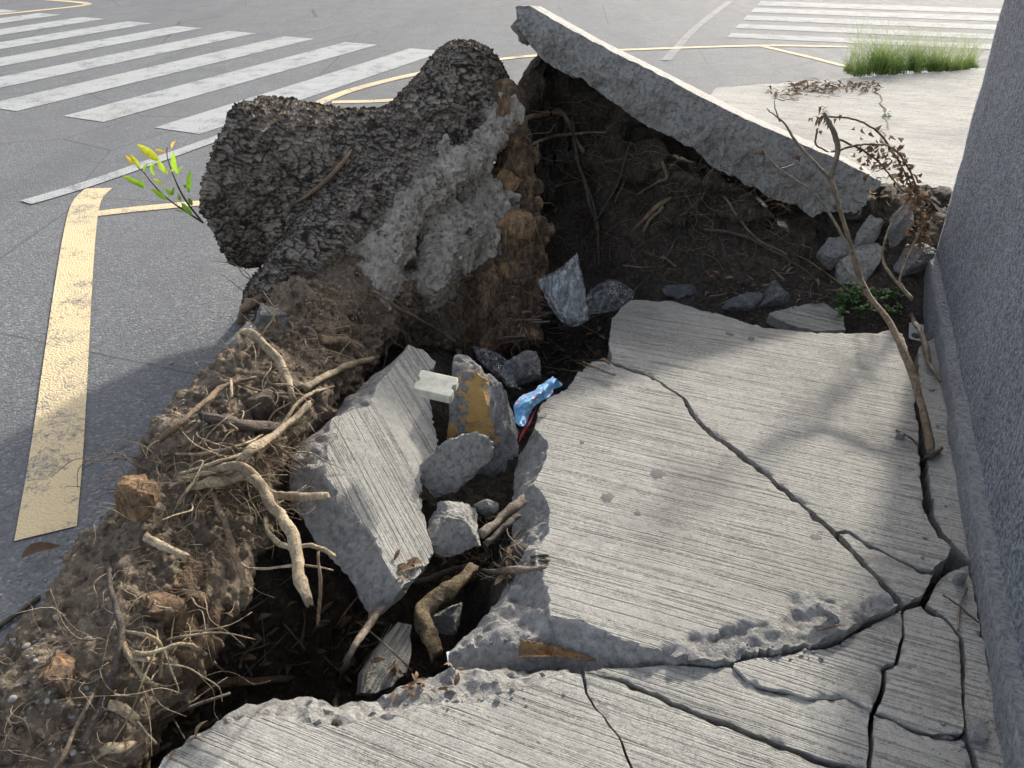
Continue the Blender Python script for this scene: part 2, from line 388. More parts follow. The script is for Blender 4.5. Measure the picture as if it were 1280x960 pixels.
M = dict(faint=mat_paint('faded_road_paint', (.24, .245, .24), .6), pale=mat_rubble('pale_broken_concrete', (.30, .288, .265), (.52, .50, .46)), asphalt=mat_asphalt(), white=mat_paint('road_paint_white', (.29, .30, .298), .5), yellow=mat_paint('road_paint_yellow', (.50, .40, .245), .4),
         broom=mat_broom('broomed_concrete'), rubble=mat_rubble('broken_concrete'), grime=mat_rubble('grimy_concrete', (.10, .10, .105), (.20, .20, .20)),
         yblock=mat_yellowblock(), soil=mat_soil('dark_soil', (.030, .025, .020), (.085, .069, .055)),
         mound=mat_soil('root_ball_soil', (.10, .077, .055), (.235, .187, .138), .4), caked=mat_soil('caked_grey_soil', (.26, .23, .192), (.48, .435, .375), .2),
         bark=mat_bark(), rot=mat_rotwood(), rotb=mat_rotwood(True), root=mat_root('pale_root', (.23, .175, .11), (.46, .375, .255)), rootb=mat_root('brown_root', (.14, .095, .06), (.28, .20, .13)),
         rootd=mat_root('dark_root', (.055, .045, .038), (.12, .10, .082)), stick=mat_root('weathered_stick', (.13, .105, .08), (.26, .215, .165)),
         stucco=mat_stucco(), plinth=mat_rubble('plinth_cement', (.20, .21, .225), (.33, .34, .355)),
         pebble=mat_plain('river_pebble', (.30, .285, .26), .85, 20, .55), grass=mat_leaf('grass_green', [(.05, .105, .018), (.11, .20, .034), (.24, .28, .08)], .4),
         sprout=mat_leaf('sprout_leaf', [(.08, .20, .02), (.26, .42, .03), (.62, .50, .04), (.66, .36, .06)], .5),
         weed=mat_leaf('weed_leaf', [(.05, .12, .03), (.11, .22, .06)], .3), dry=mat_leaf('dry_leaf', [(.075, .050, .034), (.145, .094, .060), (.26, .185, .12)], .2, .85),
         stud=mat_plain('dirty_white_plastic', (.50, .49, .41), .6, 22, .45), gum=mat_plain('gum_black', (.10, .10, .098), .8, 60, .3, .2),
         bag=mat_film('clear_plastic_film', (.78, .82, .86), .13, .15), bagd=mat_film('grey_plastic_film', (.35, .38, .42), .12),
         blue=mat_wrap(), red=mat_plain('red_wrapper_film', (.34, .03, .05), .3, 30, .3), 
         foil=mat_plain('blister_foil', (.62, .63, .62), .35, 60, .3), husk=mat_root('brown_husk', (.16, .075, .035), (.36, .22, .10)),
         bone=mat_root('ochre_root_bark', (.04, .032, .022), (.20, .145, .07)), paper=mat_plain('pale_paper', (.55, .60, .68), .5, 30, .2))

# ------------------------------------------------------------------ setting: road with markings
def flat(name, pts, mat, parent=None, z=None):
    V = [tuple(p) if z is None else (p[0], p[1], z) for p in pts]
    return mk(name, V, [list(range(len(V)))], mat, parent, smooth=False)
KERB = [(-6.0, -14.0), (-1.45, 0.2), (-1.2, .8), (-1.1, 1.5), (-.95, 2.2), (-.72, 3.0), (-.4, 3.5), (.12, 4.1), (.62, 4.6), (1.89, 7.47), (4.67, 8.33)]
RZ = -0.15
rd = [(-300, -300), (-110, -300)] + KERB + [(300, 98), (300, 600), (-300, 600)]
bm = bmesh.new(); bvs = [bm.verts.new((x, y, RZ)) for x, y in rd]; bm.faces.new(bvs); bmesh.ops.triangulate(bm, faces=bm.faces[:])
road = mk('road', [tuple(v.co) for v in bm.verts], [[v.index for v in f.verts] for f in bm.faces], M['asphalt'], smooth=False, sol=True); bm.free()
if road.data.polygons[0].normal.z < 0: road.data.flip_normals()
tag(road, kind='structure')
def onroad(px, py): p = G(px, py, RZ); return Vector((p.x, p.y, RZ + .004))
def quadpx(name, pts, mat):
    V = [onroad(*p) for p in pts]; o = mk(name, V, [list(range(len(V)))], mat, road, smooth=False)
    if o.data.polygons[0].normal.z < 0: o.data.flip_normals()
    return o
def stripe_w(name, a, b, wd, mat, n=1):
    d = (b - a).normalized(); s_ = Vector((-d.y, d.x, 0)) * wd / 2
    return mk(name, [a + s_, a - s_, b - s_, b + s_], [[0, 1, 2, 3]], mat, road, smooth=False)
def ribbon(name, pxs, wd, mat, n=24, dz=0.0):
    C = spline([onroad(*p) + Vector((0, 0, dz)) for p in pxs], n); V = []; F = []
    for i, c in enumerate(C):
        d = (C[min(i + 1, n - 1)] - C[max(i - 1, 0)]).normalized(); s_ = Vector((-d.y, d.x, 0)) * wd / 2; V += [c + s_, c - s_]
    for i in range(n - 1): F.append([2 * i, 2 * i + 1, 2 * i + 3, 2 * i + 2])
    return mk(name, V, F, mat, road, smooth=False)
# zebra crossing on the near street: stripes measured from the three nearest
c1 = [onroad(*p) for p in ((193, 160), (250, 168), (555, 64), (515, 61))]
c2 = [onroad(*p) for p in ((78, 146), (130, 152), (472, 56), (433, 53))]
c3 = [onroad(*p) for p in ((-27, 133), (23, 139), (392, 48.5), (357, 46))]
near = [(c[0] + c[1]) / 2 for c in (c1, c2, c3)]; far = [(c[2] + c[3]) / 2 for c in (c1, c2, c3)]
sn, sf = (near[2] - near[0]) / 2, (far[2] - far[0]) / 2
for k in range(9):
    a, b = near[0] + sn * k, far[0] + sf * k
    stripe_w('crosswalk_stripe', a, b, .50, M['white'])
# second crossing, far right
for i, (x0, y0, y1) in enumerate(((949, 1.5, 10), (941, 10, 20), (932, 19.5, 31), (922, 30, 43), (912, 41.5, 56))):
    quadpx('crosswalk_stripe', [(x0 - 3, y0 + 5.5), (1330, y1 + 10), (1330, y1 + 3.5), (x0 + 2, y0)], M['faint'])
ribbon('yellow_lane_line', [(58, 668), (72, 560), (84, 440), (93, 350), (101, 285), (109, 252), (124, 236)], .175, M['yellow'], dz=.001)
ribbon('white_lane_line', [(33, 254), (100, 234), (170, 210), (262, 177), (330, 152)], .13, M['white'], dz=.002)
ribbon('yellow_lane_line', [(117, 268), (190, 260), (330, 247)], .10, M['yellow'])
ribbon('yellow_lane_line', [(392, 132), (440, 113), (520, 93), (620, 75), (720, 66), (800, 62), (950, 57.5), (1060, 59)], .12, M['yellow'], 40, .0015)
ribbon('yellow_lane_line', [(415, 128), (500, 125), (668, 111), (760, 106)], .11, M['yellow'])
ribbon('yellow_lane_line', [(948, 57), (1000, 69), (1080, 89)], .10, M['yellow'], dz=.001)
ribbon('yellow_lane_line', [(-40, 22), (40, 14), (100, 7.5), (106, 4), (60, 0), (-20, -6)], .14, M['yellow'])
ribbon('white_lane_line', [(912, 2), (870, 35), (832, 76)], .11, mat_paint('worn_road_paint', (.20, .20, .20), .9), dz=.001)

# ------------------------------------------------------------------ setting: soil bed, pit and earth bank under the lifted pavement
# the slab tipped up at the back: its upper and lower near edges
T_px = [(643, 8), (660, 7), (740, 52), (854, 109), (935, 150), (1053, 202), (1100, 225)]
B_px = [(641, 28), (664, 54), (744, 110), (856, 182), (944, 238), (1014, 274), (1064, 268)]
def lin(pts, ys, n):
    P = [Y(p[0], p[1], y) for p, y in zip(pts, ys)]; out = []
    m = len(P) - 1
    for i in range(n):
        u = i / (n - 1) * m; k = min(int(u), m - 1); out.append(P[k].lerp(P[k + 1], u - k))
    return out
yT = [3.78, 3.77, 3.75, 3.71, 3.68, 3.63, 3.60]; yB = [y - .03 for y in yT]
_lb = lin(B_px, yB, 60)
PITC = [(-.62, 1.15, .30), (-.42, 1.40, .36), (-.25, 1.9, .34), (-.08, 2.4, .33), (.14, 2.85, .34), (.30, 3.25, .36)]
def soil_z(X, Yy):
    P = np.stack([X, Yy, np.zeros_like(X)], -1)
    z = np.full(X.shape, -.15, np.float32)
    d = np.full(X.shape, 9., np.float32)
    for (ax, ay, ar), (bx, by, br) in zip(PITC[:-1], PITC[1:]):
        t = np.clip(((X - ax) * (bx - ax) + (Yy - ay) * (by - ay)) / ((bx - ax) ** 2 + (by - ay) ** 2), 0, 1)
        d = np.minimum(d, np.hypot(X - ax - t * (bx - ax), Yy - ay - t * (by - ay)) - (ar + t * (br - ar)))
    d = d + .06 * fbm(P * 5, 3, 3)
    z = z - np.interp(Yy, [1.0, 1.7, 2.1, 2.6, 3.0], [.52, .48, .24, .30, .36]) * sstep(.08, -.16, d)
    z = z + .30 * np.exp(-((X + .05) / .13) ** 2 - ((Yy - 1.66) / .24) ** 2)      # twigs and dirt packed beside the largest slab
    # bank that carried the lifted slab
    yf = 3.52 + .10 * np.sin(X * 4 + 1) - .20 * sstep(.6, 1.5, X) - .12 * sstep(.30, .05, X); yt = yf + .42 - .12 * sstep(.4, 1.2, X)
    H = np.interp(X, [-.2, .06] + [p.x for p in _lb[6:]] + [2.1], [.2, .80] + [p.z + .16 - .13 * float(sstep(1.0, 1.35, p.x)) for p in _lb[6:]] + [.2])
    cav = .20 * np.exp(-((X - .36) / .20) ** 2); vm = .17 * sstep(.40, .65, X) * sstep(1.75, 1.3, X)
    b = ((H - vm) * sstep(yf + cav, yt + cav * .8, Yy) + vm * sstep(3.88, 4.02, Yy)) * (1 - sstep(4.12, 4.45, Yy)) * sstep(-.10, .16, X - (Yy - 3.9) * .15)
    z = z + b * (1 + .12 * fbm(P * 4, 3, 9))
    # loose ground rising behind the main slab
    z = z + .16 * sstep(.75, 1.2, X) * sstep(2.95, 3.5, Yy) * (1 - sstep(3.9, 4.2, Yy))
    rough = .012 + .025 * sstep(.05, -.1, d) + .022 * sstep(0.05, .3, b)
    z = z + rough * fbm(P * 11, 5, 5, .55)
    return z
gx = np.linspace(-1.35, 2.35, 300); gy = np.linspace(.35, 4.75, 350)
X, Yg = np.meshgrid(gx, gy); Z = soil_z(X.ravel(), Yg.ravel())
# push points sideways on the steep bank so it is lumpy, not a smooth sheet
Pn = np.stack([X.ravel(), Yg.ravel(), Z], -1).astype(np.float32)
steep = sstep(.05, .3, Z + .1)
Pn[:, 1] += steep * (.10 * fbm(Pn * np.array([5, 5, 8], np.float32), 4, 31) + .07 * (.5 - worley(Pn * 9 + fbm(Pn * 12, 2, 35)[:, None] * .4, 34)[0]) + .012 * fbm(Pn * 28, 3, 32)); Pn[:, 0] += steep * .04 * fbm(Pn * 8, 3, 33)
nx, ny = len(gx), len(gy); idx = np.arange(nx * ny).reshape(ny, nx)
F = np.stack([idx[:-1, :-1], idx[:-1, 1:], idx[1:, 1:], idx[1:, :-1]], -1).reshape(-1, 4)
# leave out the part that would lie above the road
cx = Pn[F].mean(1); kx = np.interp(cx[:, 1], [k[1] for k in KERB], [k[0] for k in KERB])
F = F[cx[:, 0] > kx - .06]
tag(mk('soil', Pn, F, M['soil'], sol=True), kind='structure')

# ------------------------------------------------------------------ slabs
def poly_dist(P, poly):
    """signed distance in 2D (negative inside)"""
    P = np.asarray(P, np.float32); A = np.asarray(poly, np.float32); B = np.roll(A, -1, 0)
    d = np.full(len(P), 1e9, np.float32); ins = np.zeros(len(P), bool)
    for a, b in zip(A, B):
        e = b - a; t = np.clip(((P - a) @ e) / max(float(e @ e), 1e-12), 0, 1); q = P - a - t[:, None] * e
        d = np.minimum(d, (q * q).sum(1))
        c = (a[1] > P[:, 1]) != (b[1] > P[:, 1])
        with np.errstate(divide='ignore', invalid='ignore'):
            ins ^= c & (P[:, 0] < (b[0] - a[0]) * (P[:, 1] - a[1]) / (b[1] - a[1]) + a[0])
    d = np.sqrt(d); return np.where(ins, -d, d)
def densify(poly, step):
    out = []
    for a, b in zip(poly, poly[1:] + poly[:1]):
        L = math.hypot(b[0] - a[0], b[1] - a[1]); n = max(1, int(L / step))
        for i in range(n): out.append((a[0] + (b[0] - a[0]) * i / n, a[1] + (b[1] - a[1]) * i / n))
    return out
def jag(poly, amp, seed, freq=(9, 40), org=(0, 0)):
    P = np.array([(x + org[0], y + org[1], 0) for x, y in poly], np.float32)
    dx = fbm(P * freq[0], 2, seed) * amp + fbm(P * freq[1], 2, seed + 5) * amp * .7
    dy = fbm(P * freq[0] + 50, 2, seed) * amp + fbm(P * freq[1] + 50, 2, seed + 5) * amp * .7
    return [(float(p[0] + a), float(p[1] + b)) for p, a, b in zip(poly, dx, dy)]
def inset(poly, g, seed=3):
    area = sum(a[0] * b[1] - b[0] * a[1] for a, b in zip(poly, poly[1:] + poly[:1])); sgn = 1 if area > 0 else -1
    out = []; n = len(poly)
    ns = vnoise(np.array([(x * 5, y * 5, seed) for x, y in poly]), seed)
    for i in range(n):
        a, c = poly[i - 1], poly[(i + 1) % n]; tx, ty = c[0] - a[0], c[1] - a[1]; L = math.hypot(tx, ty) or 1
        k = g * (1 + .6 * ns[i])
        out.append((poly[i][0] - sgn * ty / L * k, poly[i][1] + sgn * tx / L * k))
    return out
UX, VX = Vector((.93, -.37, 0)).normalized(), Vector((.37, .93, 0)).normalized()     # broom direction and the kerb's direction
def frame(p0, n, along):
    n = n.normalized(); u = (along - n * along.dot(n)).normalized(); return p0, u, n.cross(u), n
def slab(name, outer_px, fr, T=.11, inner_px=None, gap=.004, step=.011, spalls=(), jamp=.004, seed=1, parent=None, mat=None, ledge=.012, rag=.0, crest=0.0, fall=None):
    """pavement piece: outline on its own plane, chipped rim, sloping broken flank where the inner outline stands back"""
    p0, u, v, n = fr
    def uv(px):
        p = PL(px[0], px[1], p0, n) - p0 if not isinstance(px, Vector) else px - p0
        return (p.dot(u), p.dot(v))
    out = inset(jag(densify([uv(p) for p in outer_px], step), jamp, 77, (9, 34), (p0.dot(UX), p0.dot(VX))), gap, seed)
    inn = jag(densify([uv(p) for p in inner_px], step), .006, 78) if inner_px else None
    A = np.array(out, np.float32); lo, hi = A.min(0), A.max(0)
    gu, gv = np.meshgrid(np.arange(lo[0], hi[0], step), np.arange(lo[1], hi[1], step))
    gp = np.stack([gu.ravel(), gv.ravel()], -1) + RNG.uniform(-.2, .2, (gu.size, 2)) * step
    d = poly_dist(gp, out); gp = gp[d < -step * .55]
    pts = [Vector((float(a), float(b))) for a, b in out]; no = len(pts)
    edges = [(i, (i + 1) % no) for i in range(no)]
    if inn:
        di = poly_dist(np.array(inn, np.float32), out); keep = di < -.004
        k0 = len(pts); ids = []
        for p, kp in zip(inn, keep):
            if kp: ids.append(len(pts)); pts.append(Vector(p))
            else: ids.append(None)
        gp = gp[np.abs(poly_dist(gp, inn)) > step * .5]
    pts += [Vector((float(a), float(b))) for a, b in gp]
    vo, eo, fo, *_ = delaunay_2d_cdt(pts, edges, [], 1, 1e-5)
    U = np.array([(p.x, p.y) for p in vo], np.float32); F = [list(f) for f in fo]
    dout = -poly_dist(U, out); h = np.zeros(len(U), np.float32); sp = np.zeros(len(U), np.float32)
    Q = np.concatenate([U, np.full((len(U), 1), seed, np.float32)], 1)
    h += .004 * fbm(Q * 2.0, 3, seed) + .0012 * fbm(Q * 30, 2, seed)
    rim = np.exp(-np.clip(dout, 0, 1) / .0045); chip = np.clip(fbm(Q * 30, 3, seed + 3) - .05, 0, 1)
    h -= rim * (.0005 + .010 * chip); sp = np.maximum(sp, np.clip(rim * chip * 1.6, 0, 1))
    if inn:
        di = poly_dist(U, inn); o = di > 0.0005
        t = di / (di + np.maximum(dout, 0) + 1e-6)
        f = np.where(o, ledge + ((T - .02 - ledge) if fall is None else fall) * np.clip(t, 0, 1) ** 1.25 + .016 * fbm(Q * 14, 3, seed + 9) * np.clip(di / .02, 0, 1) + (.007 * fbm(Q * 55, 3, seed + 10) - .006 * (.5 - worley(Q * 42, seed)[0])) * np.clip(di / .008, 0, 1), 0)
        h -= f; sp = np.where(o, 1.0, sp)
    for (spx, dep) in spalls:
        ds = poly_dist(U, [uv(p) for p in spx]) + .02 * fbm(Q * 14, 3, seed + 21)
        f = sstep(.004, -.012, ds); h -= f * (dep * (.55 + .6 * fbm(Q * 12, 3, seed + 22)).clip(0.1, 1.6) + .005 * fbm(Q * 55, 3, seed + 23)); sp = np.maximum(sp, f)
    W = np.array(p0)[None] + U[:, :1] * np.array(u)[None] + U[:, 1:] * np.array(v)[None] + h[:, None] * np.array(n)[None]
    rest = np.concatenate([U, h[:, None]], 1) + np.array([seed * 3.7, seed * 1.3, 0])
    # find the boundary ring on the result and drop the sides
    cnt = {}
    for f in F:
        for a, b in zip(f, f[1:] + f[:1]): cnt[(a, b)] = 1
    bd = [(a, b) for (a, b) in cnt if (b, a) not in cnt]
    ring = sorted({a for a, b in bd} | {b for a, b in bd}); V = [W]; Rr = [rest]; S = [sp]; cur = {r: r for r in ring}; base = len(U)
    nl = max(2, int(T / .016)); cen = U.mean(0)
    for l in range(1, nl + 1):
        ri = np.array(ring); dd = -T * l / nl
        hh = np.where(h[ri] < dd, h[ri] - .004 * l, dd).astype(np.float32)
        q = Q[ri] * 14; q[:, 2] = hh * 14 + seed
        dirv = U[ri] - cen; dirv /= np.linalg.norm(dirv, axis=1)[:, None] + 1e-6
        off = (fbm(q, 4, seed + 40) * (.006 + rag * .5) - crest * l / nl)
        uu = U[ri] + dirv * np.clip(off, -.03, min(gap * .9 + rag, .03))[:, None]
        V.append(np.array(p0)[None] + uu[:, :1] * np.array(u)[None] + uu[:, 1:] * np.array(v)[None] + hh[:, None] * np.array(n)[None])
        Rr.append(np.concatenate([uu, hh[:, None]], 1) + np.array([seed * 3.7, seed * 1.3, 0])); S.append(np.ones(len(ri)))
        nxt = {r: base + i for i, r in enumerate(ring)}; base += len(ring)
        for a, b in bd: F.append([cur[b], cur[a], nxt[a], nxt[b]])
        cur = nxt
    o = mk(name, np.concatenate(V), F, mat or M['broom'], parent, np.concatenate(Rr), {'spall': np.concatenate(S)}, sol=True)
    o.data.set_sharp_from_angle(angle=R(38))
    return o
def level(tx=0, ty=0, z0=0.0, at=(640, 700)):
    n = Vector((-tx, -ty, 1)).normalized(); p = G(at[0], at[1], z0); return frame(p, n, UX)

crackAB = [(760, 451), (770, 455), (810, 470), (855, 498), (870, 522), (890, 541), (920, 563), (950, 587), (990, 620), (1025, 648), (1045, 668)]
crackAB2 = [(1045, 668), (1065, 685), (1090, 715), (1108, 735), (1127, 756)]
frA = level(.004, -.006, .018)
slabA_in = [(760, 451), (740, 452), (722, 465), (705, 485), (680, 500), (671, 515), (670, 535), (684, 552), (685, 570), (678, 590), (668, 605), (682, 620), (690, 640), (687, 665), (671, 685), (670, 712), (684, 735), (687, 770), (725, 778), (765, 795), (800, 808), (830, 812), (850, 822), (900, 826), (960, 815), (1020, 800), (1060, 788), (1090, 770), (1127, 756), (1160, 740)] + [(x + 22, y - 22) for x, y in (crackAB + crackAB2)[::-1]]
slabA_out = crackAB + crackAB2 + [(1126, 760), (1085, 774), (1062, 791), (1029, 806), (980, 812), (916, 824), (867, 828), (842, 828), (775, 830), (707, 820), (650, 812), (610, 819), (584, 812), (556, 790), (556, 772), (578, 752), (605, 735), (622, 705), (628, 680), (636, 650), (640, 618), (636, 590), (638, 560), (646, 545), (668, 515), (680, 499), (705, 484), (722, 464), (740, 451)]
spA = [([(985, 745), (1010, 742), (1060, 752), (1120, 752), (1100, 775), (1060, 792), (1029, 810), (980, 816), (916, 828), (860, 830), (830, 815), (850, 795), (900, 782), (940, 778), (975, 785), (990, 770)], .022)]
slabA = tag(slab('broken_slab', slabA_out, frA, .12, slabA_in, .0095, .009, spA, seed=1), 'largest broom-finished concrete slab in the middle, broken sloping edge on its left', 'concrete slab', 'cracked pavement slabs')
slabB_px = [(760, 448), (757, 432), (762, 396), (774, 383), (788, 373), (840, 374), (865, 382), (920, 397), (960, 408), (1025, 414), (1055, 415), (1090, 414), (1115, 408), (1133, 415), (1140, 440), (1146, 470), (1148, 505), (1153, 540), (1156, 575), (1158, 620), (1166, 650), (1178, 670), (1197, 685), (1191, 700), (1170, 716), (1155, 712), (1120, 697), (1080, 676), (1060, 664), (1045, 665)]
frB = level(.002, .0, .010)
slabB = tag(slab('broken_slab', slabB_px + crackAB[::-1][1:], frB, .12, None, .012, .011, seed=2), 'concrete slab between the long diagonal crack and the thin dead branch by the wall', 'concrete slab', 'cracked pavement slabs')
wedge = [(1048, 668), (1062, 668), (1082, 680), (1120, 700), (1155, 716), (1168, 720), (1163, 730), (1150, 745), (1132, 757), (1108, 732), (1090, 712), (1066, 684)]
tag(slab('broken_slab', wedge, level(0, 0, .004), .12, None, .002, .009, seed=3), 'narrow wedge of concrete at the lower right end of the diagonal crack', 'concrete slab', 'cracked pavement slabs')
crC = [(916, 832), (935, 850), (958, 860), (985, 864), (1010, 870), (1040, 873), (1058, 870), (1075, 877), (1090, 886)]
C3 = [(918, 826), (980, 816), (1029, 811), (1062, 796), (1090, 779), (1128, 763), (1130, 780), (1127, 800), (1122, 827), (1106, 834), (1103, 860)] + crC[::-1]
tag(slab('broken_slab', C3, level(0, 0, .002), .12, None, .002, .01, seed=4), 'pale concrete piece with one dark gum spot, below the spalled edge of the largest slab', 'concrete slab', 'cracked pavement slabs')
joint = [(786, 850), (835, 872), (900, 899), (960, 924), (1020, 945), (1088, 964)]
C2 = [(728, 838), (775, 834), (840, 831), (880, 834), (914, 832)] + crC[1:] + [(1087, 915), (1088, 964)] + joint[::-1][1:] + [(756, 846)]
tag(slab('broken_slab', C2, level(0, .004, -.002), .12, None, .003, .011, seed=5), 'long concrete strip just above the straight dark joint groove at the bottom', 'concrete slab', 'cracked pavement slabs')
crL = [(727, 840), (733, 868), (742, 884), (755, 900), (775, 925), (784, 945), (790, 970)]
C1 = [(730, 840), (756, 849)] + [(x - 2, y + 4) for x, y in joint] + [(1180, 1000), (1240, 1300), (840, 1300), (802, 1010)] + crL[::-1][:-1]
tag(slab('broken_slab', C1, level(0, .004, 0), .12, None, .003, .012, seed=6), 'concrete slab below the straight joint groove, right of the short forked crack', 'concrete slab', 'cracked pavement slabs')
C0 = crL + [(802, 1010), (840, 1300), (-300, 1300), (60, 1080), (170, 985), (205, 935), (255, 905), (282, 880), (300, 866), (340, 856), (380, 858), (410, 868), (455, 862), (485, 852), (520, 838), (570, 822), (610, 822), (650, 824), (690, 824), (726, 830)]
C0in = [(x + 25, y) for x, y in crL] + [(830, 1010), (870, 1320), (-330, 1320), (60, 1085), (175, 990), (210, 945), (260, 915), (300, 897), (350, 902), (400, 908), (440, 905), (480, 902), (520, 893), (560, 885), (600, 878), (640, 862), (680, 852), (727, 840)]
tag(slab('broken_slab', C0, level(0, 0, -.002), .14, C0in, .003, .0105, seed=7, ledge=.006, fall=.03), 'concrete slab in the bottom left foreground with a rough broken rim over the pit', 'concrete slab', 'cracked pavement slabs')
C4 = [(1131, 765), (1152, 757), (1180, 775), (1198, 797), (1202, 830), (1206, 890), (1205, 916), (1165, 917), (1140, 909), (1095, 889), (1106, 863), (1109, 838), (1124, 830), (1128, 800)]
tag(slab('broken_slab', C4, level(0, 0, -.004), .12, None, .002, .01, seed=8), 'grey concrete piece between two steep cracks near the foot of the wall', 'concrete slab', 'cracked pavement slabs')
C5 = [(1092, 890), (1140, 912), (1165, 920), (1205, 920), (1230, 1000), (1250, 1300), (1240, 1300), (1180, 1000), (1090, 966), (1090, 915)]
tag(slab('broken_slab', C5, level(0, 0, -.003), .12, None, .002, .012, seed=9), 'concrete piece at the bottom edge, right of the steep black crack', 'concrete slab', 'cracked pavement slabs')
C6 = [(1156, 755), (1172, 730), (1186, 716), (1212, 706), (1222, 760), (1236, 840), (1262, 970), (1300, 1150), (1250, 1150), (1228, 980), (1207, 905), (1206, 830), (1201, 797), (1182, 773)]
tag(slab('broken_slab', C6, level(0, 0, -.012), .12, None, .002, .011, seed=10), 'narrow cracked concrete strip against the foot of the wall in the lower right', 'concrete slab', 'cracked pavement slabs')
D1 = [(1146, 440), (1152, 425), (1180, 420), (1190, 480), (1202, 560), (1214, 660), (1214, 700), (1200, 690), (1180, 668), (1168, 645), (1161, 615), (1158, 575), (1155, 540), (1150, 500)]
tag(slab('broken_slab', D1, level(0, 0, -.014), .12, None, .005, .011, seed=11), 'narrow dirty concrete strip between the dead branch and the foot of the wall', 'concrete slab', 'cracked pavement slabs')
# pavement beyond and behind the camera
def wslab(name, pts, T, seed, z=0.0, step=.035):
    fr = (Vector((pts[0][0], pts[0][1], z)), UX, VX, Vector((0, 0, 1)))
    return slab(name, [Vector((x, y, z)) for x, y in pts], fr, T, None, .001, step, seed=seed, jamp=.003)
pv = wslab('pavement', [(.66, 4.55), (1.0, 5.35), (1.45, 6.4), (1.89, 7.47), (3.2, 7.87), (4.67, 8.33), (6.6, 8.95), (6.6, 3.2), (2.25, 3.35), (1.98, 3.75), (1.6, 4.1), (1.2, 4.25), (.9, 4.35)], .16, 12, step=.04); tag(pv, kind='structure')
pv2 = wslab('pavement_near', [(-1.0, .28), (-.2, .3), (.6, .3), (1.05, .32), (.3, -2.2), (-.9, -5), (-3.2, -5), (-1.7, -1.0)], .16, 13, step=.07); tag(pv2, kind='structure')

# ------------------------------------------------------------------ wall on the right
wb0, wb1 = G(1157, 338), G(1261, 960); wd = (wb0 - wb1).normalized(); wn = Vector((wd.y, -wd.x, 0))      # wn points into the wall
wend = wb1 - wd * .42
wall = empty('wall', (wb0 + wend) / 2 + wn * .15)
tag(wall, 'dark grey stuccoed wall with a smooth cement plinth along the right side', 'wall')
def wall_box(name, off, thick, z0, z1, mat, lean=0.0, nl=90, nz=40, amp=.004):
    L = (wb0 - wend).length; V = []; F = []
    loop = [(0.0, 0.0)] ; 
    us = np.linspace(0, L, nl); zs = np.linspace(z0, z1, nz)
    # near long face, far end face, back face, near end face as one ring
    ring = [(u, 0.0) for u in us] + [(L, thick * k / 8) for k in range(1, 9)] + [(u, thick) for u in us[::-1][1::6]] 
    k = len(ring)
    for z in zs:
        for (u, t) in ring:
            p = wend + wd * (u) + wn * (t + off) + wn * (-lean * (z - z0) * (1 if t < thick * .5 else 0)); V.append((p.x, p.y, z))
    for i in range(nz - 1):
        for j in range(k): F.append([i * k + j, i * k + (j + 1) % k, (i + 1) * k + (j + 1) % k, (i + 1) * k + j])
    F.append([(nz - 1) * k + j for j in range(k)])
    V = np.array(V, np.float32); dn = fbm(V * 9, 4, 51) * amp; V += dn[:, None] * np.array(wn)[None]
    o = mk(name, V, [f[::-1] for f in F], mat, wall, sol=True)
    return o
wall_box('stucco', .022, .45, .085, 3.1, M['stucco'], .045)
wall_box('plinth', 0.0, .46, -.16, .098, M['plinth'], .05, 90, 8, .006)

# ------------------------------------------------------------------ the stump and its root ball, sculpted as one mass and split by surface
import openvdb
PR = []   # a, b, ra, rb, zone   (0 bark, 1 caked grey soil, 2 rotten wood, 3 brown soil)
def cap(a, b, ra, rb, zone): PR.append((np.array(a, np.float32), np.array(b, np.float32), ra, rb, zone))
TA, TB = Y(500, 235, 3.5), Y(268, 228, 3.25)
TDIR = (TB - TA).normalized()
cap(TA, TB + TDIR * .3, .30, .395, 0)
cap(Y(470, 240, 3.45), Y(550, 175, 3.62), .29, .22, 0)
cap(Y(540, 165, 3.64), Y(586, 106, 3.72), .19, .165, 0)
cap(Y(586, 108, 3.72), Y(612, 165, 3.66), .165, .12, 0)
cap(Y(545, 200, 3.32), Y(420, 292, 3.00), .11, .135, 0)
cap(Y(420, 292, 3.00), Y(345, 372, 2.82), .135, .12, 0)
cap(Y(628, 150, 3.52), Y(585, 205, 3.32), .055, .075, 1)
cap(Y(585, 205, 3.32), Y(530, 245, 3.12), .08, .085, 1)
cap(Y(530, 245, 3.12), Y(490, 310, 2.92), .085, .085, 1)
cap(Y(490, 310, 2.92), Y(478, 365, 2.80), .085, .07, 1)
cap(Y(600, 262, 3.36), Y(565, 320, 3.10), .15, .12, 1)
cap(Y(556, 266, 3.18), Y(524, 345, 2.96), .075, .06, 1)
cap(Y(560, 300, 3.12), Y(545, 355, 2.92), .12, .085, 1)
cap(Y(632, 130, 3.62), Y(642, 215, 3.52), .065, .09, 2)
cap(Y(625, 225, 3.46), Y(640, 262, 3.40), .085, .075, 2)
cap(Y(640, 290, 3.26), Y(668, 288, 3.22), .085, .055, 2)
cap(Y(648, 330, 3.22), Y(645, 410, 3.04), .085, .08, 2)
cap(Y(605, 350, 3.14), Y(612, 420, 3.02), .10, .085, 2)
cap(Y(600, 300, 3.35), Y(610, 400, 3.25), .15, .15, 2)
cap(Y(520, 330, 3.15), Y(560, 430, 3.05), .15, .13, 3)
cap(Y(470, 375, 2.92), Y(400, 415, 2.66), .20, .20, 3)
cap(Y(400, 415, 2.66), Y(338, 515, 2.10), .20, .21, 3)
cap(Y(338, 515, 2.10), Y(268, 612, 1.74), .21, .21, 3)
cap(Y(268, 612, 1.74), Y(205, 706, 1.47), .21, .20, 3)
cap(Y(205, 706, 1.47), Y(138, 812, 1.22), .20, .20, 3)
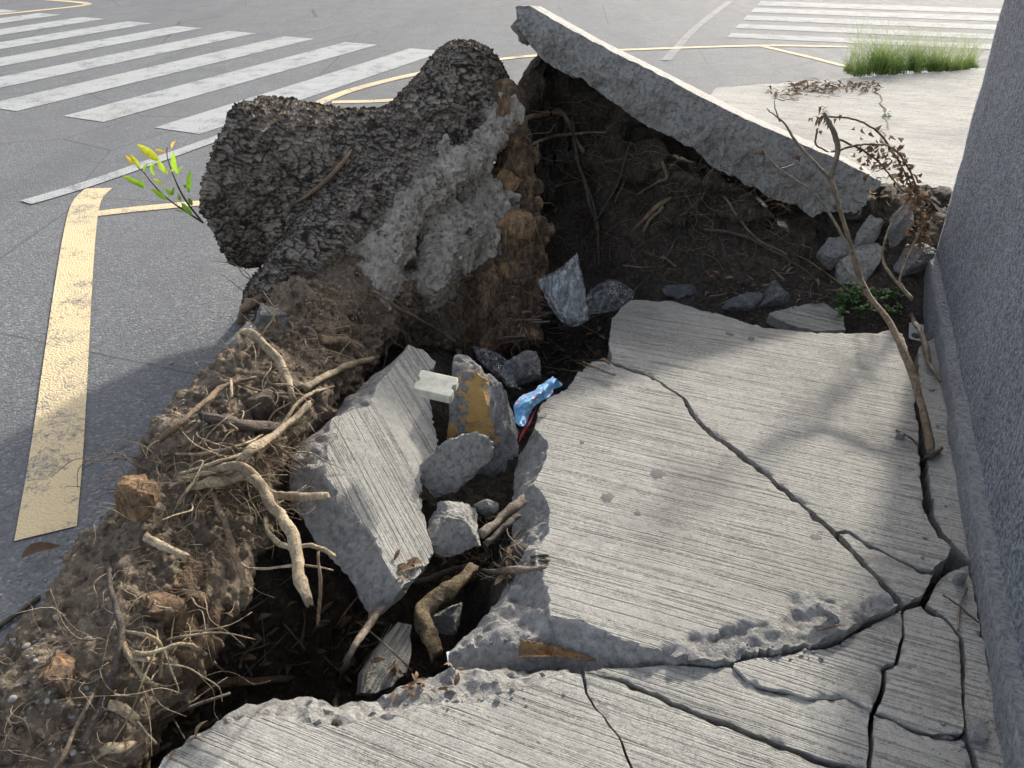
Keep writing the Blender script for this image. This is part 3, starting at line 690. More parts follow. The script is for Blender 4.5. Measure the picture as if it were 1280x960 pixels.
cap(Y(138, 812, 1.22), Y(60, 932, 1.02), .20, .21, 3)
cap(Y(60, 932, 1.02), Y(-50, 1060, .88), .21, .20, 3)
cap(Y(205, 738, 1.33), Y(222, 800, 1.24), .085, .09, 2)
cap(Y(125, 900, 1.08), Y(100, 990, .98), .10, .12, 3)
cap(Y(305, 560, 1.92), Y(330, 600, 1.80), .13, .10, 3)
# skirt of loose earth down to road and pit
for (px, py, yy, rr) in ((350, 460, 2.55, .22), (260, 590, 2.08, .22), (170, 720, 1.70, .20), (90, 850, 1.40, .20), (30, 930, 1.25, .2), (430, 430, 2.8, .22), (540, 420, 3.05, .2)):
    p = Y(px, py, yy); cap((p.x - .04, p.y + .03, p.z - .05), (p.x - .06, p.y + .05, -.62), rr * .8, rr * .9, 3)
def sdf_base(P):
    d = np.full(len(P), 1e3, np.float32); zd = [np.full(len(P), 1e3, np.float32) for _ in range(4)]
    for a, b, ra, rb, z in PR:
        e = b - a; t = np.clip(((P - a) @ e) / (e @ e), 0, 1); q = P - a - t[:, None] * e
        s = np.sqrt((q * q).sum(1)) - (ra + (rb - ra) * t)
        zd[z] = np.minimum(zd[z], s)
        k = .045; h = np.clip(.5 + .5 * (d - s) / k, 0, 1); d = np.where(d > 900, s, d * (1 - h) + s * h - k * h * (1 - h))
    # saw cut across the trunk's end
    cut = (P - np.array(TB, np.float32)) @ np.array((TDIR + Vector((.02, .42, .02))).normalized(), np.float32)
    c2 = np.where(P[:, 1] > 2.7, cut + .125, -9.0); k = .035; h = np.clip(.5 - .5 * (c2 - d) / k, 0, 1)
    d = c2 * (1 - h) + d * h + k * h * (1 - h)
    return d, zd
tn = np.array(TDIR, np.float32); tb = np.cross(tn, [0, 0, 1]).astype(np.float32); tb /= np.linalg.norm(tb); tc = np.cross(tb, tn)
def bark_space(P):
    L = np.stack([P @ tn, P @ tb, P @ tc], -1)
    return L
def zones(P, zd):
    nz = .05 * fbm(P * 6, 3, 61)
    W = [zd[0] + nz, zd[1] - nz * .8 - .01, zd[2] + .04 * fbm(P * 9, 3, 62), zd[3] + .03 * fbm(P * 7, 3, 63)]
    return np.argmin(np.stack(W, 0), 0)
def zone_w(zd):
    lo = np.stack(zd, -1); wts = np.exp(-(lo - lo.min(-1, keepdims=True)) / .03); return wts / wts.sum(-1, keepdims=True)
def sdf_detail(P, d, zd):
    wts = zone_w(zd)
    g1, g2, gid = worley(P * 13 + fbm(P * 5, 2, 71)[:, None] * .6, 9)
    soil = .040 * fbm(P * 5, 3, 81) + .020 * fbm(P * 15, 2, 82) + .020 * (1 - g1) * (gid > .35) - .012
    h1, h2, hid = worley(P * np.array([5.5, 5.5, 3.2], np.float32) + fbm(P * 6, 2, 75)[:, None] * .5, 19)
    cake = .018 * fbm(P * 6, 3, 84) + .026 * np.clip((h2 - h1) / .16, 0, 1) * (.5 + hid) - .022
    k1, k2, kid = worley(P * np.array([13, 13, 7], np.float32) + fbm(P * 8, 2, 76)[:, None] * .5, 23); rot = .040 * fbm(P * 7, 3, 87) + .045 * np.clip((k2 - k1) / .3, 0, 1) * (kid - .2)
    bark = .020 * fbm(P * 3.5, 3, 74)
    return d - (wts[:, 0] * bark + wts[:, 1] * cake + wts[:, 2] * rot + wts[:, 3] * soil)
def bark_pat(P):
    L = bark_space(P); wp = np.stack([fbm(P * 5, 3, 71), fbm(P * 7, 3, 72), fbm(P * 7, 3, 73)], -1)
    wq = np.stack([fbm(P * 30, 2, 76), fbm(P * 30, 2, 77), fbm(P * 30, 2, 78)], -1)
    f1, f2, cid, ox, oy = worley_vec((L + wp * .045 + wq * .006) * np.array([13, 50, 50], np.float32), 5)
    return np.clip((f2 - f1) / .20, 0, 1), cid, ox, oy
VOX = .0115
lo = np.array([-1.95, .75, -.55], np.float32); hi = np.array([.42, 4.1, 1.15], np.float32)
dims = (np.ceil((hi - lo) / VOX / 8) * 8).astype(int); K = 8
cd = dims // K
ci = np.stack(np.meshgrid(*[np.arange(n) for n in cd], indexing='ij'), -1).reshape(-1, 3)
cp_ = lo + (ci * K + K / 2) * VOX
db, _ = sdf_base(cp_.astype(np.float32))
act = np.abs(db) < (K * VOX * .87 + .075)
arr = np.where(db > 0, 1.0, -1.0).astype(np.float32).reshape(cd).repeat(K, 0).repeat(K, 1).repeat(K, 2) * .2
off = np.stack(np.meshgrid(np.arange(K), np.arange(K), np.arange(K), indexing='ij'), -1).reshape(-1, 3)
ai = ci[act]
for s0 in range(0, len(ai), 1500):
    blk = ai[s0:s0 + 1500]; ii = (blk[:, None, :] * K + off[None]).reshape(-1, 3); P = (lo + ii * VOX).astype(np.float32)
    d, zd = sdf_base(P); near_ = np.abs(d) < .075
    dd = d.copy()
    if near_.any(): dd[near_] = sdf_detail(P[near_], d[near_], [z[near_] for z in zd])
    arr[ii[:, 0], ii[:, 1], ii[:, 2]] = np.clip(dd, -.2, .2)
grid = openvdb.FloatGrid(0.2); grid.copyFromArray(arr)
pts, quads = grid.convertToQuads(isovalue=0.0); del arr, grid
SP = (pts * VOX + lo).astype(np.float32); SQ = np.asarray(quads)[:, ::-1].astype(np.int64)
def subdiv(V, Q):
    n = len(V); E = np.concatenate([Q[:, [0, 1]], Q[:, [1, 2]], Q[:, [2, 3]], Q[:, [3, 0]]]); E.sort(1)
    U, inv = np.unique(E[:, 0] * n + E[:, 1], return_inverse=True); inv = inv.reshape(4, -1)
    mid = (V[U // n] + V[U % n]) / 2; cen = V[Q].mean(1); m = n + inv; c = n + len(U) + np.arange(len(Q))
    NQ = np.concatenate([np.stack(t, -1) for t in ((Q[:, 0], m[0], c, m[3]), (Q[:, 1], m[1], c, m[0]), (Q[:, 2], m[2], c, m[1]), (Q[:, 3], m[3], c, m[2]))])
    return np.concatenate([V, mid, cen]), NQ
def normals(V, Q):
    fn = np.cross(V[Q[:, 2]] - V[Q[:, 0]], V[Q[:, 3]] - V[Q[:, 1]]); N = np.zeros_like(V)
    for k in range(4): np.add.at(N, Q[:, k], fn)
    return N / (np.linalg.norm(N, axis=1)[:, None] + 1e-9)
def relax(V, Q, it=1):
    for _ in range(it):
        S = np.zeros_like(V); C = np.zeros(len(V), np.float32)
        for k in range(4):
            np.add.at(S, Q[:, k], V[Q[:, (k + 1) % 4]]); np.add.at(S, Q[:, k], V[Q[:, (k + 3) % 4]]); np.add.at(C, Q[:, k], 2)
        V = V * .4 + .6 * S / C[:, None]
    return V.astype(np.float32)
# leave out what lies buried under the road and the soil
cq = SP[SQ].mean(1); kq = np.interp(cq[:, 1], [k[1] for k in KERB], [k[0] for k in KERB])
SQ = SQ[np.where(cq[:, 0] < kq - .04, cq[:, 2] > RZ - .03, cq[:, 2] > soil_z(cq[:, 0], cq[:, 1]) - .05)]
uq, inv = np.unique(SQ, return_inverse=True); SP = SP[uq]; SQ = inv.reshape(-1, 4)
SP, SQ = subdiv(SP, SQ); SP = relax(SP.astype(np.float32), SQ)
cq = SP[SQ].mean(1); fineq = (cq[:, 1] > 2.62) & (cq[:, 2] > -.25) & (normals(SP, SQ)[SQ[:, 0]] * (np.array(CAMP)[None] - cq)).sum(1).__gt__(-.25)
# the stump itself gets a finer skin than the earth in front of it
uf, inv = np.unique(SQ[fineq], return_inverse=True); V2, Q2 = subdiv(SP[uf], inv.reshape(-1, 4)); uc, inv = np.unique(SQ[~fineq], return_inverse=True)
SQ = np.concatenate([Q2, inv.reshape(-1, 4) + len(V2)]); SP = np.concatenate([V2, SP[uc]]).astype(np.float32)
_, zd = sdf_base(SP); zn = zones(SP, zd); wts = zone_w(zd); NN = normals(SP, SQ)
_k = np.round(SP * 1e5).astype(np.int64); _u, _inv = np.unique(_k[:, 0] * 73856093 ^ _k[:, 1] * 19349663 ^ _k[:, 2] * 83492791, return_inverse=True)   # shared normals along the seam
_s = np.zeros((len(_u), 3), np.float32); np.add.at(_s, _inv, NN); NN = _s[_inv]; NN /= np.linalg.norm(NN, axis=1)[:, None] + 1e-9
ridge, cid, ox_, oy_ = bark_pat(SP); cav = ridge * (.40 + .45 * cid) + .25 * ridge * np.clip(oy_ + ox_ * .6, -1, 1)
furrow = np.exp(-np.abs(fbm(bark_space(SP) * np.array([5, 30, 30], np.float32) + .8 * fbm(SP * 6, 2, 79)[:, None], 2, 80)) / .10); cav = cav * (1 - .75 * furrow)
g1, g2, gid = worley(SP * 48, 29); c1_, c2_, _i = worley(SP * np.array([22, 22, 15], np.float32) + fbm(SP * 20, 2, 44)[:, None] * .6, 39)
dsp = wts[:, 0] * (-.012 + .016 * ridge * (.45 + .7 * cid) + .007 * ridge * (ox_ * .7 + oy_) + .005 * fbm(SP * 80, 3, 46) - .010 * furrow) \
    + wts[:, 1] * (.008 * np.clip((c2_ - c1_) / .10, 0, 1) - .003 + .007 * fbm(SP * 45, 4, 86, .65) - .016 * np.exp(-np.abs(fbm(SP * np.array([13, 13, 5], np.float32), 3, 48)) / .05) + .014 * np.abs(fbm(SP * np.array([20, 20, 9], np.float32), 3, 49))) \
    + wts[:, 2] * (.020 * fbm(SP * np.array([36, 36, 8], np.float32), 3, 88)) \
    + wts[:, 3] * (.012 * (1 - g1) * (gid > .55) + .008 * fbm(SP * 40, 3, 83))
SP = (SP + NN * dsp[:, None]).astype(np.float32); L = bark_space(SP)
nearsoil = np.minimum(zd[1], zd[3]) - zd[0]
dust = .6 * sstep(.06, -.03, nearsoil + .05 * fbm(SP * 16, 3, 91)) * (.35 + .65 * ridge)
fz = zn[SQ]; fzone = np.sort(fz, 1)[:, 1]
# check orientation
q0 = SQ[len(SQ) // 2]
stump_base = Vector((-.6, 3.2, -.15)); stump = empty('tree_stump', stump_base)
tag(stump, 'uprooted tree stump with black furrowed bark and a lifted ball of roots and soil', 'tree stump')
def sub(zone):
    f = SQ[fzone == zone]; u, inv = np.unique(f, return_inverse=True); return SP[u], inv.reshape(-1, 4), u
SPART = {}
for zone, nm, mt in ((0, 'trunk', 'bark'), (1, 'caked_soil', 'caked'), (2, 'rotten_wood', 'rot'), (3, 'root_ball', 'mound')):
    V, F, u = sub(zone)
    if zone == 2:       # the rotten wood low in the front of the root ball is a piece of its own
        lowf = V[F].mean(1)[:, 1] < 2.3
        for sel in (lowf, ~lowf):
            q_, inv = np.unique(F[sel], return_inverse=True); mk(nm, V[q_], inv.reshape(-1, 4), M[mt], stump, sol=True)
        continue
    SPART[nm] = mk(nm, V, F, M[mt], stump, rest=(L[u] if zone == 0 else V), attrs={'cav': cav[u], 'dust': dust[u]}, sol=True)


# ------------------------------------------------------------------ tilted slab lifted at the back
NS = 190
LT, LB = lin(T_px, yT, NS), lin(B_px, yB, NS)
bk = Vector((.07, .36, -.045)); dwn = Vector((0, .02, -.02))
nf, nb, nk, ntp = 20, 14, 8, 12
V = []; SPL = []; RST = []
for i in range(NS):
    t, b = LT[i], LB[i]; mid = t.lerp(b, .36) + Vector((0, -.012, 0))
    tb_, bb_ = t + bk, t + bk + Vector((0, .02, -.17)); ring = []
    for k in range(nf):
        u = k / nf; p = t.lerp(mid, u / .36) if u < .36 else mid.lerp(b, (u - .36) / .64); ring.append((p, 1.0 if u > .0 else .2))
    for k in range(nb): ring.append((b.lerp(bb_, k / nb), 1.0))
    for k in range(nk): ring.append((bb_.lerp(tb_, k / nk), 1.0))
    for k in range(ntp): ring.append((tb_.lerp(t, k / ntp), 0.0))
    for p, sp_ in ring: V.append(p); SPL.append(sp_)
NR = nf + nb + nk + ntp
V = np.array([tuple(v) for v in V], np.float32); SPL = np.array(SPL, np.float32)
kk = np.tile(np.arange(NR), NS); ii = np.repeat(np.arange(NS), NR)
V += (fbm(V * 5, 3, 118) * .030)[:, None] * np.where((kk > nf * .6) & (kk < nf + nb), 1.0, 0.0)[:, None] * np.array([0, -.5, 1.0])[None]
rgh = np.where((kk > nf * .36) & (kk < nf + nb + nk), 1.0, .45) * np.where(kk >= NR - ntp, .22, 1.0)
V += (fbm(V * 7, 3, 111) * .018 + fbm(V * 22, 4, 112) * .018 + fbm(V * 60, 2, 115) * .006)[:, None] * rgh[:, None] * np.array([.15, -.9, -.4])[None]
V[:, 0] += np.where(ii > NS - 6, fbm(V * 12, 3, 113) * .02, 0) + np.where(ii < 8, fbm(V * 12, 3, 114) * .025, 0)
F = []
for i in range(NS - 1):
    for j in range(NR): F.append([i * NR + j, (i + 1) * NR + j, (i + 1) * NR + (j + 1) % NR, i * NR + (j + 1) % NR])
V = list(map(tuple, V)); SPL = list(SPL)
for i, rev in ((0, False), (NS - 1, True)):       # end faces as fans of rings shrinking to the middle
    ring = list(range(i * NR, i * NR + NR)); c = Vector((0, 0, 0))
    for r in ring: c += Vector(V[r])
    c /= NR; prev = ring
    for q in (.7, .4, .15):
        cur = []
        for r in ring:
            p = c.lerp(Vector(V[r]), q); p.x += (-.02 if not rev else .012) * (1 - q) + random.uniform(-.004, .004); cur.append(len(V)); V.append(tuple(p)); SPL.append(1.0)
        for j in range(NR):
            f = [prev[j], prev[(j + 1) % NR], cur[(j + 1) % NR], cur[j]]; F.append(f if not rev else f[::-1])
        prev = cur
    F.append(prev if not rev else prev[::-1])
tilt = mk('tilted_slab', V, F, M['pale'], attrs={'spall': SPL}, sol=True); tilt.data.set_sharp_from_angle(angle=R(50))
tag(tilt, 'long thick concrete slab tipped up over the dark hole behind the stump', 'concrete slab')

# ------------------------------------------------------------------ rubble
def rock(name, c, dims, rot=(0, 0, 0), seed=1, mat='rubble', sub=4, cuts=7, amp=.10, parent=None, attrs=None, sol=False):
    bm = bmesh.new(); bmesh.ops.create_icosphere(bm, subdivisions=sub, radius=1.0)
    V = np.array([v.co[:] for v in bm.verts], np.float32); F = [[v.index for v in f.verts] for f in bm.faces]; bm.free()
    rs = np.random.default_rng(seed)
    V = np.sign(V) * np.abs(V) ** .5
    for _ in range(cuts * 2):
        n = rs.normal(size=3); n /= np.linalg.norm(n); d = rs.uniform(.58, .95)
        e = np.clip(V @ n - d, 0, None); V = V - e[:, None] * n[None]
    V = V * np.array(dims); s0 = float(np.mean(dims))
    V = V * (1 + amp * .6 * fbm(V / s0 * 1.3 + seed, 2, seed) + amp * .55 * fbm(V / s0 * 4 + seed, 3, seed + 1) + amp * .35 * fbm(V / s0 * 13 + seed, 3, seed + 2))[:, None]
    rest = V + seed * .37
    m = np.array(Matrix.Rotation(rot[2], 3, 'Z') @ Matrix.Rotation(rot[1], 3, 'Y') @ Matrix.Rotation(rot[0], 3, 'X'))
    W = V @ m.T + np.array(c)
    at = attrs(V) if attrs else {'spall': np.ones(len(V))}
    o = mk(name, W, F, M[mat], parent, rest, at, sol=sol); o.data.set_sharp_from_angle(angle=R(42)); return o
# broomed chunk leaning on the root ball
A_, B_, C_ = Y(411, 525, 1.95), Y(548, 559, 2.0), Y(505, 735, 1.45)
cn = (B_ - A_).cross(C_ - A_); cn = cn if cn.z > 0 else -cn; cn.normalize()
al = PL(516, 716, A_, cn) - PL(415, 529, A_, cn)
ch_in = [(413, 524), (408, 560), (407, 598), (440, 640), (466, 664), (488, 708), (506, 734), (528, 715), (545, 690), (529, 632), (527, 588), (549, 560), (538, 505), (533, 470), (546, 455), (530, 437), (512, 431), (494, 455), (472, 484), (464, 508)]
ch_out = [(420, 500), (411, 513), (390, 528), (376, 548), (367, 568), (372, 596), (392, 630), (424, 676), (450, 698), (466, 728), (482, 750), (506, 736), (528, 716), (546, 691), (530, 632), (528, 588), (550, 560), (540, 505), (535, 472), (548, 456), (532, 436), (512, 429), (498, 434), (460, 462)]
chunk = slab('broken_slab', ch_out, (A_, (al - cn * al.dot(cn)).normalized(), cn.cross((al - cn * al.dot(cn)).normalized()), cn), .10, ch_in, .0, .009, jamp=.003, seed=21, ledge=.004, crest=.02)
tag(chunk, 'upright broken slab with steep broom lines leaning between the pale roots and the yellow block', 'concrete slab')
# yellow-painted block and the pieces round it
yc = Y(592, 520, 2.20); ys = mpp(yc)
def ypaint(V):
    a = V[:, 0] / ys; b = V[:, 2] / ys
    m = np.minimum(1 - np.abs(a - 6) / 26, 1 - np.abs(b - 2) / 62) + .18
    m2 = np.minimum(1 - np.abs(a + 34) / 15, 1 - np.abs(b + 26) / 24) + .2
    face = sstep(.0, .02, -V[:, 1] + .02)
    return {'paint': np.clip(np.maximum(m, m2), 0, 1) * face}
rock('painted_block', yc, (50 * ys, .12, 76 * ys), (R(-48), R(-6), R(6)), 31, 'yblock', 5, 6, .12, None, ypaint)['label'] = 'grey concrete block with worn yellow paint on its face beside the blue wrapper'
bpy.data.objects['painted_block']['category'] = 'concrete block'
def px_rock(label, px, py, wpx, hpx, dpt, seed, rot=(0, 0, 0), mat='rubble', y=None, cuts=8, name='concrete_chunk', cat='concrete chunk', lift=0.0, sub=5, group='loose concrete chunks'):
    c = Y(px, py, y) if y else hit(px, py, lift); s_ = mpp(c)
    o = rock(name, c, (wpx * s_ / 2, dpt, hpx * s_ / 2), rot, seed, mat, sub, cuts); tag(o, label, cat, group); return o
px_rock('thin standing flake of grey concrete in front of the yellow painted block', 567, 582, 84, 96, .030, 33, (R(-18), R(32), R(8)), mat='pale', y=1.93, cuts=10)
px_rock('pale triangular concrete chunk below the standing flake', 566, 664, 76, 74, .055, 34, (R(-42), R(20), R(15)), mat='pale', y=1.72, cuts=10)
px_rock('small pale concrete lump among twigs left of the largest slab', 607, 634, 34, 26, .02, 35, (R(-30), R(15), 0), mat='pale', y=1.88, sub=3)
px_rock('dark grey stone behind the painted block near the clear plastic bag', 652, 462, 50, 52, .05, 36, (R(-20), R(20), 0), mat='grime', y=2.50)
px_rock('knobbly grey concrete lump at the broken corner of the largest slab', 560, 776, 40, 40, .05, 37, (0, 0, 0), y=1.50)
px_rock('small grey stone wedged beside the brown husk', 622, 806, 46, 26, .025, 38, (0, 0, R(20)), y=1.40, sub=3)
px_rock('grey angular stone on the floor of the dark hole, left', 925, 382, 60, 34, .06, 39, (0, 0, .3), mat='grime')
px_rock('grey angular stone on the floor of the dark hole, above the flat fragment', 972, 374, 66, 40, .07, 40, (0, .2, .8), mat='grime')
px_rock('concrete chunk half buried under the right end of the tipped slab', 1037, 324, 44, 44, .06, 41, (.3, .2, .4), lift=.03)
px_rock('pale slim concrete piece standing beside the dead branch', 1085, 296, 26, 56, .03, 42, (0, R(28), .3), mat='pale', lift=.04)
px_rock('large dusty concrete lump behind the dead branch by the wall', 1070, 338, 84, 44, .10, 43, (0, R(-12), .5), mat='pale')
px_rock('grey rubble lump between the tipped slab and the dry leaves', 1122, 286, 40, 60, .06, 44, (.2, .1, .5), lift=.03)
px_rock('dusty rubble lump at the corner of the wall', 1138, 332, 40, 60, .07, 45, (.2, .1, .5), lift=.02)
px_rock('low rubble lump at the edge of the slab behind the far crack', 860, 366, 60, 20, .05, 46, (0, 0, .2), mat='grime')
px_rock('white round pebble lying on the crack by the wall', 1199, 725, 20, 30, .016, 47, (0, 0, .2), lift=.01, sub=3)
px_rock('chipped concrete bit at the lowest corner by the wall', 1178, 925, 34, 26, .018, 48, (.2, .1, 0), lift=.005, sub=3)
px_rock('flat concrete bit against the foot of the wall, bottom right', 1222, 912, 44, 30, .02, 49, (.1, .2, 1), lift=.005, sub=3)
px_rock('concrete sliver lying in the spalled hollow of the largest slab', 1035, 770, 40, 16, .010, 50, (0, R(18), R(-30)), lift=.012, sub=3)
px_rock('tiny grey concrete crumb lying on the slab beside the dead branch', 1125, 546, 13, 11, .006, 51, lift=.004, sub=3)
px_rock('rounded blue grey stone on the root ball below the bark', 338, 402, 58, 42, .06, 52, (0, .2, 0), mat='grime', lift=.0, name='stone', cat='stone')
fl = frame(hit(1010, 395) + Vector((0, 0, .035)), Vector((.05, -.10, 1)), UX)
tag(slab('broken_slab', [(962, 392), (985, 384), (1028, 378), (1056, 396), (1055, 412), (1020, 413), (985, 405)], fl, .05, None, .0, .010, seed=22, jamp=.005), 'flat broomed fragment lying behind the largest slabs next to the green weed', 'concrete slab')
pf0 = Y(482, 820, 1.36); pfn = Vector((.45, -.35, .8)).normalized()
pal = PL(508, 780, pf0, pfn) - PL(458, 862, pf0, pfn)
tag(slab('broken_slab', [(499, 776), (516, 779), (514, 812), (510, 838), (492, 858), (470, 867), (452, 866), (455, 838), (474, 806)], frame(pf0, pfn, pal), .045, None, .0, .008, seed=23, jamp=.003), 'small grooved concrete fragment standing in the pit above the front slab', 'concrete slab')

# ------------------------------------------------------------------ roots of the stump
def path(pp):
    out = []
    for p in pp:
        if len(p) == 2: out.append(hit(p[0], p[1], .012))
        elif p[2] < .4: out.append(hit(p[0], p[1], p[2]))
        else: out.append(Y(p[0], p[1], p[2] - (.10 if 1.3 < p[2] < 1.75 and p[0] < 420 else 0)))
    return out
def limb(name, pp, rpx, mat, parent=None, seed=0, seg=9, wob=.0012, n=None, knob=.05):
    P = path(pp); s_ = sum(mpp(p) for p in P) / len(P); V, F = tube(P, [r * s_ * .78 for r in rpx], n or len(P) * 7, seg, 0, seed, 0)
    A = np.array([tuple(v) for v in V], np.float32); r0 = max(rpx) * s_; k_ = .55 / r0
    A += np.stack([fbm(A * k_ * .35, 3, seed + q) for q in (1, 2, 3)], -1) * r0 * .30 * (1 + knob * 4) + np.stack([fbm(A * k_ * 1.6, 2, seed + q) for q in (4, 5, 6)], -1) * r0 * .08 * (1 + knob * 6); V = A
    o = mk(name, V, F, M[mat], parent)
    return o
pit = 1.55
ROOTS = [
 ([(303, 440, .03), (305, 427, .05), (320, 430, .05), (338, 447, .04), (356, 472, .04), (367, 495, .04), (372, 515, .02)], [5, 6, 7, 6.5, 6, 5, 4], 'root'),
 ([(198, 554, .01), (225, 537, .035), (259, 513, .045), (282, 492, .045), (320, 479, .03)], [3.5, 4.5, 4.5, 4.5, 3.5], 'rootb'),
 ([(256, 522, .01), (300, 537, .03), (350, 541, .03)], [8, 8.5, 8], 'rootd'),
 ([(380, 490, .02), (412, 474, .035), (440, 463, .04), (472, 450, .02)], [6, 5, 5, 4], 'root'),
 ([(320, 582, .03), (348, 556, .06), (371, 526, .08), (394, 507, .08), (421, 498, .08)], [3.2, 3.2, 3, 2.6, 1.5], 'root'),
 ([(262, 612, .03), (290, 606, .07), (319, 586, .10), (346, 572, .12), (374, 552, .14), (391, 535, .15)], [4, 6.5, 6.5, 7, 6.5, 6], 'root'),
 ([(240, 610, .02), (277, 618, .07), (320, 624, .12), (346, 640, 1.58), (364, 666, 1.50), (372, 699, 1.44), (376, 730, 1.38), (386, 754, 1.33)], [6, 9, 10, 10.5, 10.5, 10, 9.5, 7], 'root'),
 ([(226, 602, .02), (270, 600, .06), (307, 605, .10), (337, 614, 1.70), (368, 622, 1.66), (408, 622, 1.60)], [4, 6, 7, 7.5, 7.5, 6], 'root'),
 ([(264, 618, .05), (277, 650, .07), (289, 680, .08), (299, 709, 1.45), (308, 738, 1.38)], [4, 5, 5.5, 5, 5], 'rootb'),
 ([(332, 648, 1.62), (337, 668, 1.56), (360, 683, 1.52), (394, 682, 1.50), (418, 696, 1.46)], [4, 4, 4.2, 4, 3], 'root'),
 ([(285, 690, .06), (311, 710, 1.46), (375, 706, 1.44), (416, 712, 1.42)], [2, 2.2, 2, 1], 'root'),
 ([(183, 674, .01), (210, 692, .04), (238, 708, .06)], [7, 6.5, 5.5], 'root'),
 ([(248, 608, .03), (238, 622, .05), (225, 642, .05)], [3, 3, 2.2], 'root'),
 ([(152, 800, .02), (165, 830, .05), (184, 860, .06), (201, 867, .05)], [4, 4.5, 4.5, 3], 'root'),
 ([(158, 794, .02), (187, 805, .05), (207, 822, .06), (203, 856, .04)], [3, 3.5, 3.5, 2.5], 'root'),
 ([(158, 815, .02), (187, 828, .05), (244, 823, .08), (285, 851, .06)], [3, 3.2, 3, 2], 'root'),
 ([(160, 822, .02), (184, 835, .05), (204, 837, .05)], [4, 4.2, 4], 'root'),
 ([(137, 705, .01), (141, 740, .02), (150, 772, .03), (154, 804, .03), (146, 842, .03), (128, 892, .03), (107, 935, .03)], [4, 5, 5, 5, 5.5, 5.5, 5], 'rootd'),
 ([(300, 400, .01), (312, 388, .03), (330, 380, .02)], [8, 8, 6], 'rootb'),
 ([(400, 425, .01), (430, 432, .03), (455, 450, .02)], [6, 6, 5], 'rootb'),
 ([(345, 640, .03), (340, 670, .04), (341, 690, .04)], [6, 5, 4], 'rootb'),
 ([(290, 480, .03), (292, 500, .05), (286, 515, .03)], [2.2, 2.2, 2], 'root'),
 ([(210, 590, .01), (250, 560, .02), (330, 555, .02), (380, 590, .04)], [2.5, 3, 3, 2], 'rootb'),
 ([(180, 560, .01), (240, 575, .03), (300, 566, .04), (330, 550, .03)], [2, 2.4, 2.2, 1.5], 'root'),
 ([(225, 600, .03), (300, 585, .07), (360, 565, .09)], [2.5, 3, 2], 'root'),
 ([(270, 470, .02), (330, 498, .04), (390, 500, .03)], [2.2, 2.2, 2.2], 'rootb'),
 ([(142, 888, .03), (158, 896, .05), (175, 908, .04)], [8, 8.5, 8], 'root'),
 ([(127, 946, .03), (155, 942, .04), (185, 938, .03)], [7, 8, 8], 'root'),
 ([(185, 905, .03), (232, 885, .04), (270, 866, .04), (300, 857, .03), (362, 853, .02)], [6, 8, 8, 7.5, 7], 'rootb'),
 ([(398, 690, 1.42), (400, 740, 1.36), (397, 780, 1.30)], [2.5, 2.5, 2.5], 'rootb'),
]
for i, (pp, rr, mt) in enumerate(ROOTS): limb('root', pp, rr, mt, stump, 100 + i)
# roots of the bank under the tipped slab: they grow out of the stump's far side
BROOTS = [([(645, 157, .02), (680, 150, .05), (700, 146, .05), (712, 165, .05), (728, 195, .04)], [4, 4.5, 4.5, 4, 3], 'rootb'),
 ([(668, 182, .02), (700, 176, .05), (760, 170, .04)], [2.4, 2.4, 1.5], 'rootb'), ([(715, 150, .03), (720, 200, .06), (735, 260, .08), (745, 300, .1)], [3, 3, 2.5, 2], 'rootd'),
 ([(790, 180, .02), (780, 230, .04), (768, 260, .05)], [3, 2.5, 2], 'rootd'), ([(838, 250, .02), (815, 270, .05), (790, 296, .05)], [4, 3.5, 2.5], 'rootb'), ([(830, 262, .02), (812, 280, .04), (803, 298, .05)], [3, 3, 2], 'rootb'),
 ([(828, 205, .02), (832, 228, .04), (820, 236, .05), (796, 248, .04)], [2.5, 2.5, 2, 1.5], 'rootb'), ([(748, 340, .05), (745, 290, .12), (732, 250, .14), (722, 220, .14)], [2.5, 2.5, 1.8, 1], 'rootd'), ([(745, 292, .12), (770, 250, .14), (785, 200, .12)], [2.2, 1.6, 1], 'rootd'),
 ([(880, 290, .02), (930, 300, .03), (990, 330, .02)], [3, 3, 2], 'rootd'), ([(640, 380, .05), (700, 390, .04), (760, 396, .05)], [2.5, 2.5, 2], 'stick'), ([(905, 250, .03), (940, 300, .04), (985, 322, .02)], [2, 2, 1.5], 'rootb')]
for i, (pp, rr, mt) in enumerate(BROOTS): limb('root', pp, rr, mt, stump, 160 + i, 7)
def fine(name, regions, count, Lr, rr, mat, parent, seed, droop=.5):
    rs = random.Random(seed); mb = MB()
    tot = sum((r[2] - r[0]) * (r[3] - r[1]) for r in regions)
    for r in regions:
        for _ in range(int(count * (r[2] - r[0]) * (r[3] - r[1]) / tot)):
            p, n = hitn(rs.uniform(r[0], r[2]), rs.uniform(r[1], r[3])); q = p.copy(); pts = [p - n * .01]
            d = (n + Vector((rs.uniform(-1, 1), rs.uniform(-1, 1), rs.uniform(-.8, .6)))).normalized(); Lt = rs.uniform(*Lr); k = rs.randint(3, 5)
            for _i in range(k):
                q = q + d * Lt / k; d = (d + Vector((rs.uniform(-.8, .8), rs.uniform(-.8, .8), rs.uniform(-.6, .5) - droop * .3))).normalized(); pts.append(q.copy())
            r0 = rs.uniform(*rr); V, F = tube(pts, [r0, r0 * .8, r0 * .35], k * 3 + 1, 4, 0, rs.random()); mb.add(V, F, rs.random())
    return tag(mb.build(name, M[mat], parent), kind='stuff')
fine('fine_roots', [(120, 560, 330, 660), (240, 430, 370, 590), (130, 660, 260, 860), (0, 800, 130, 960), (230, 600, 340, 760)], 210, (.04, .17), (.0005, .0013), 'root', stump, 5)
fine('rootlets', [(200, 540, 340, 660), (240, 470, 370, 560), (120, 740, 230, 870), (300, 400, 440, 470)], 95, (.10, .28), (.0014, .0032), 'root', stump, 15, .9)
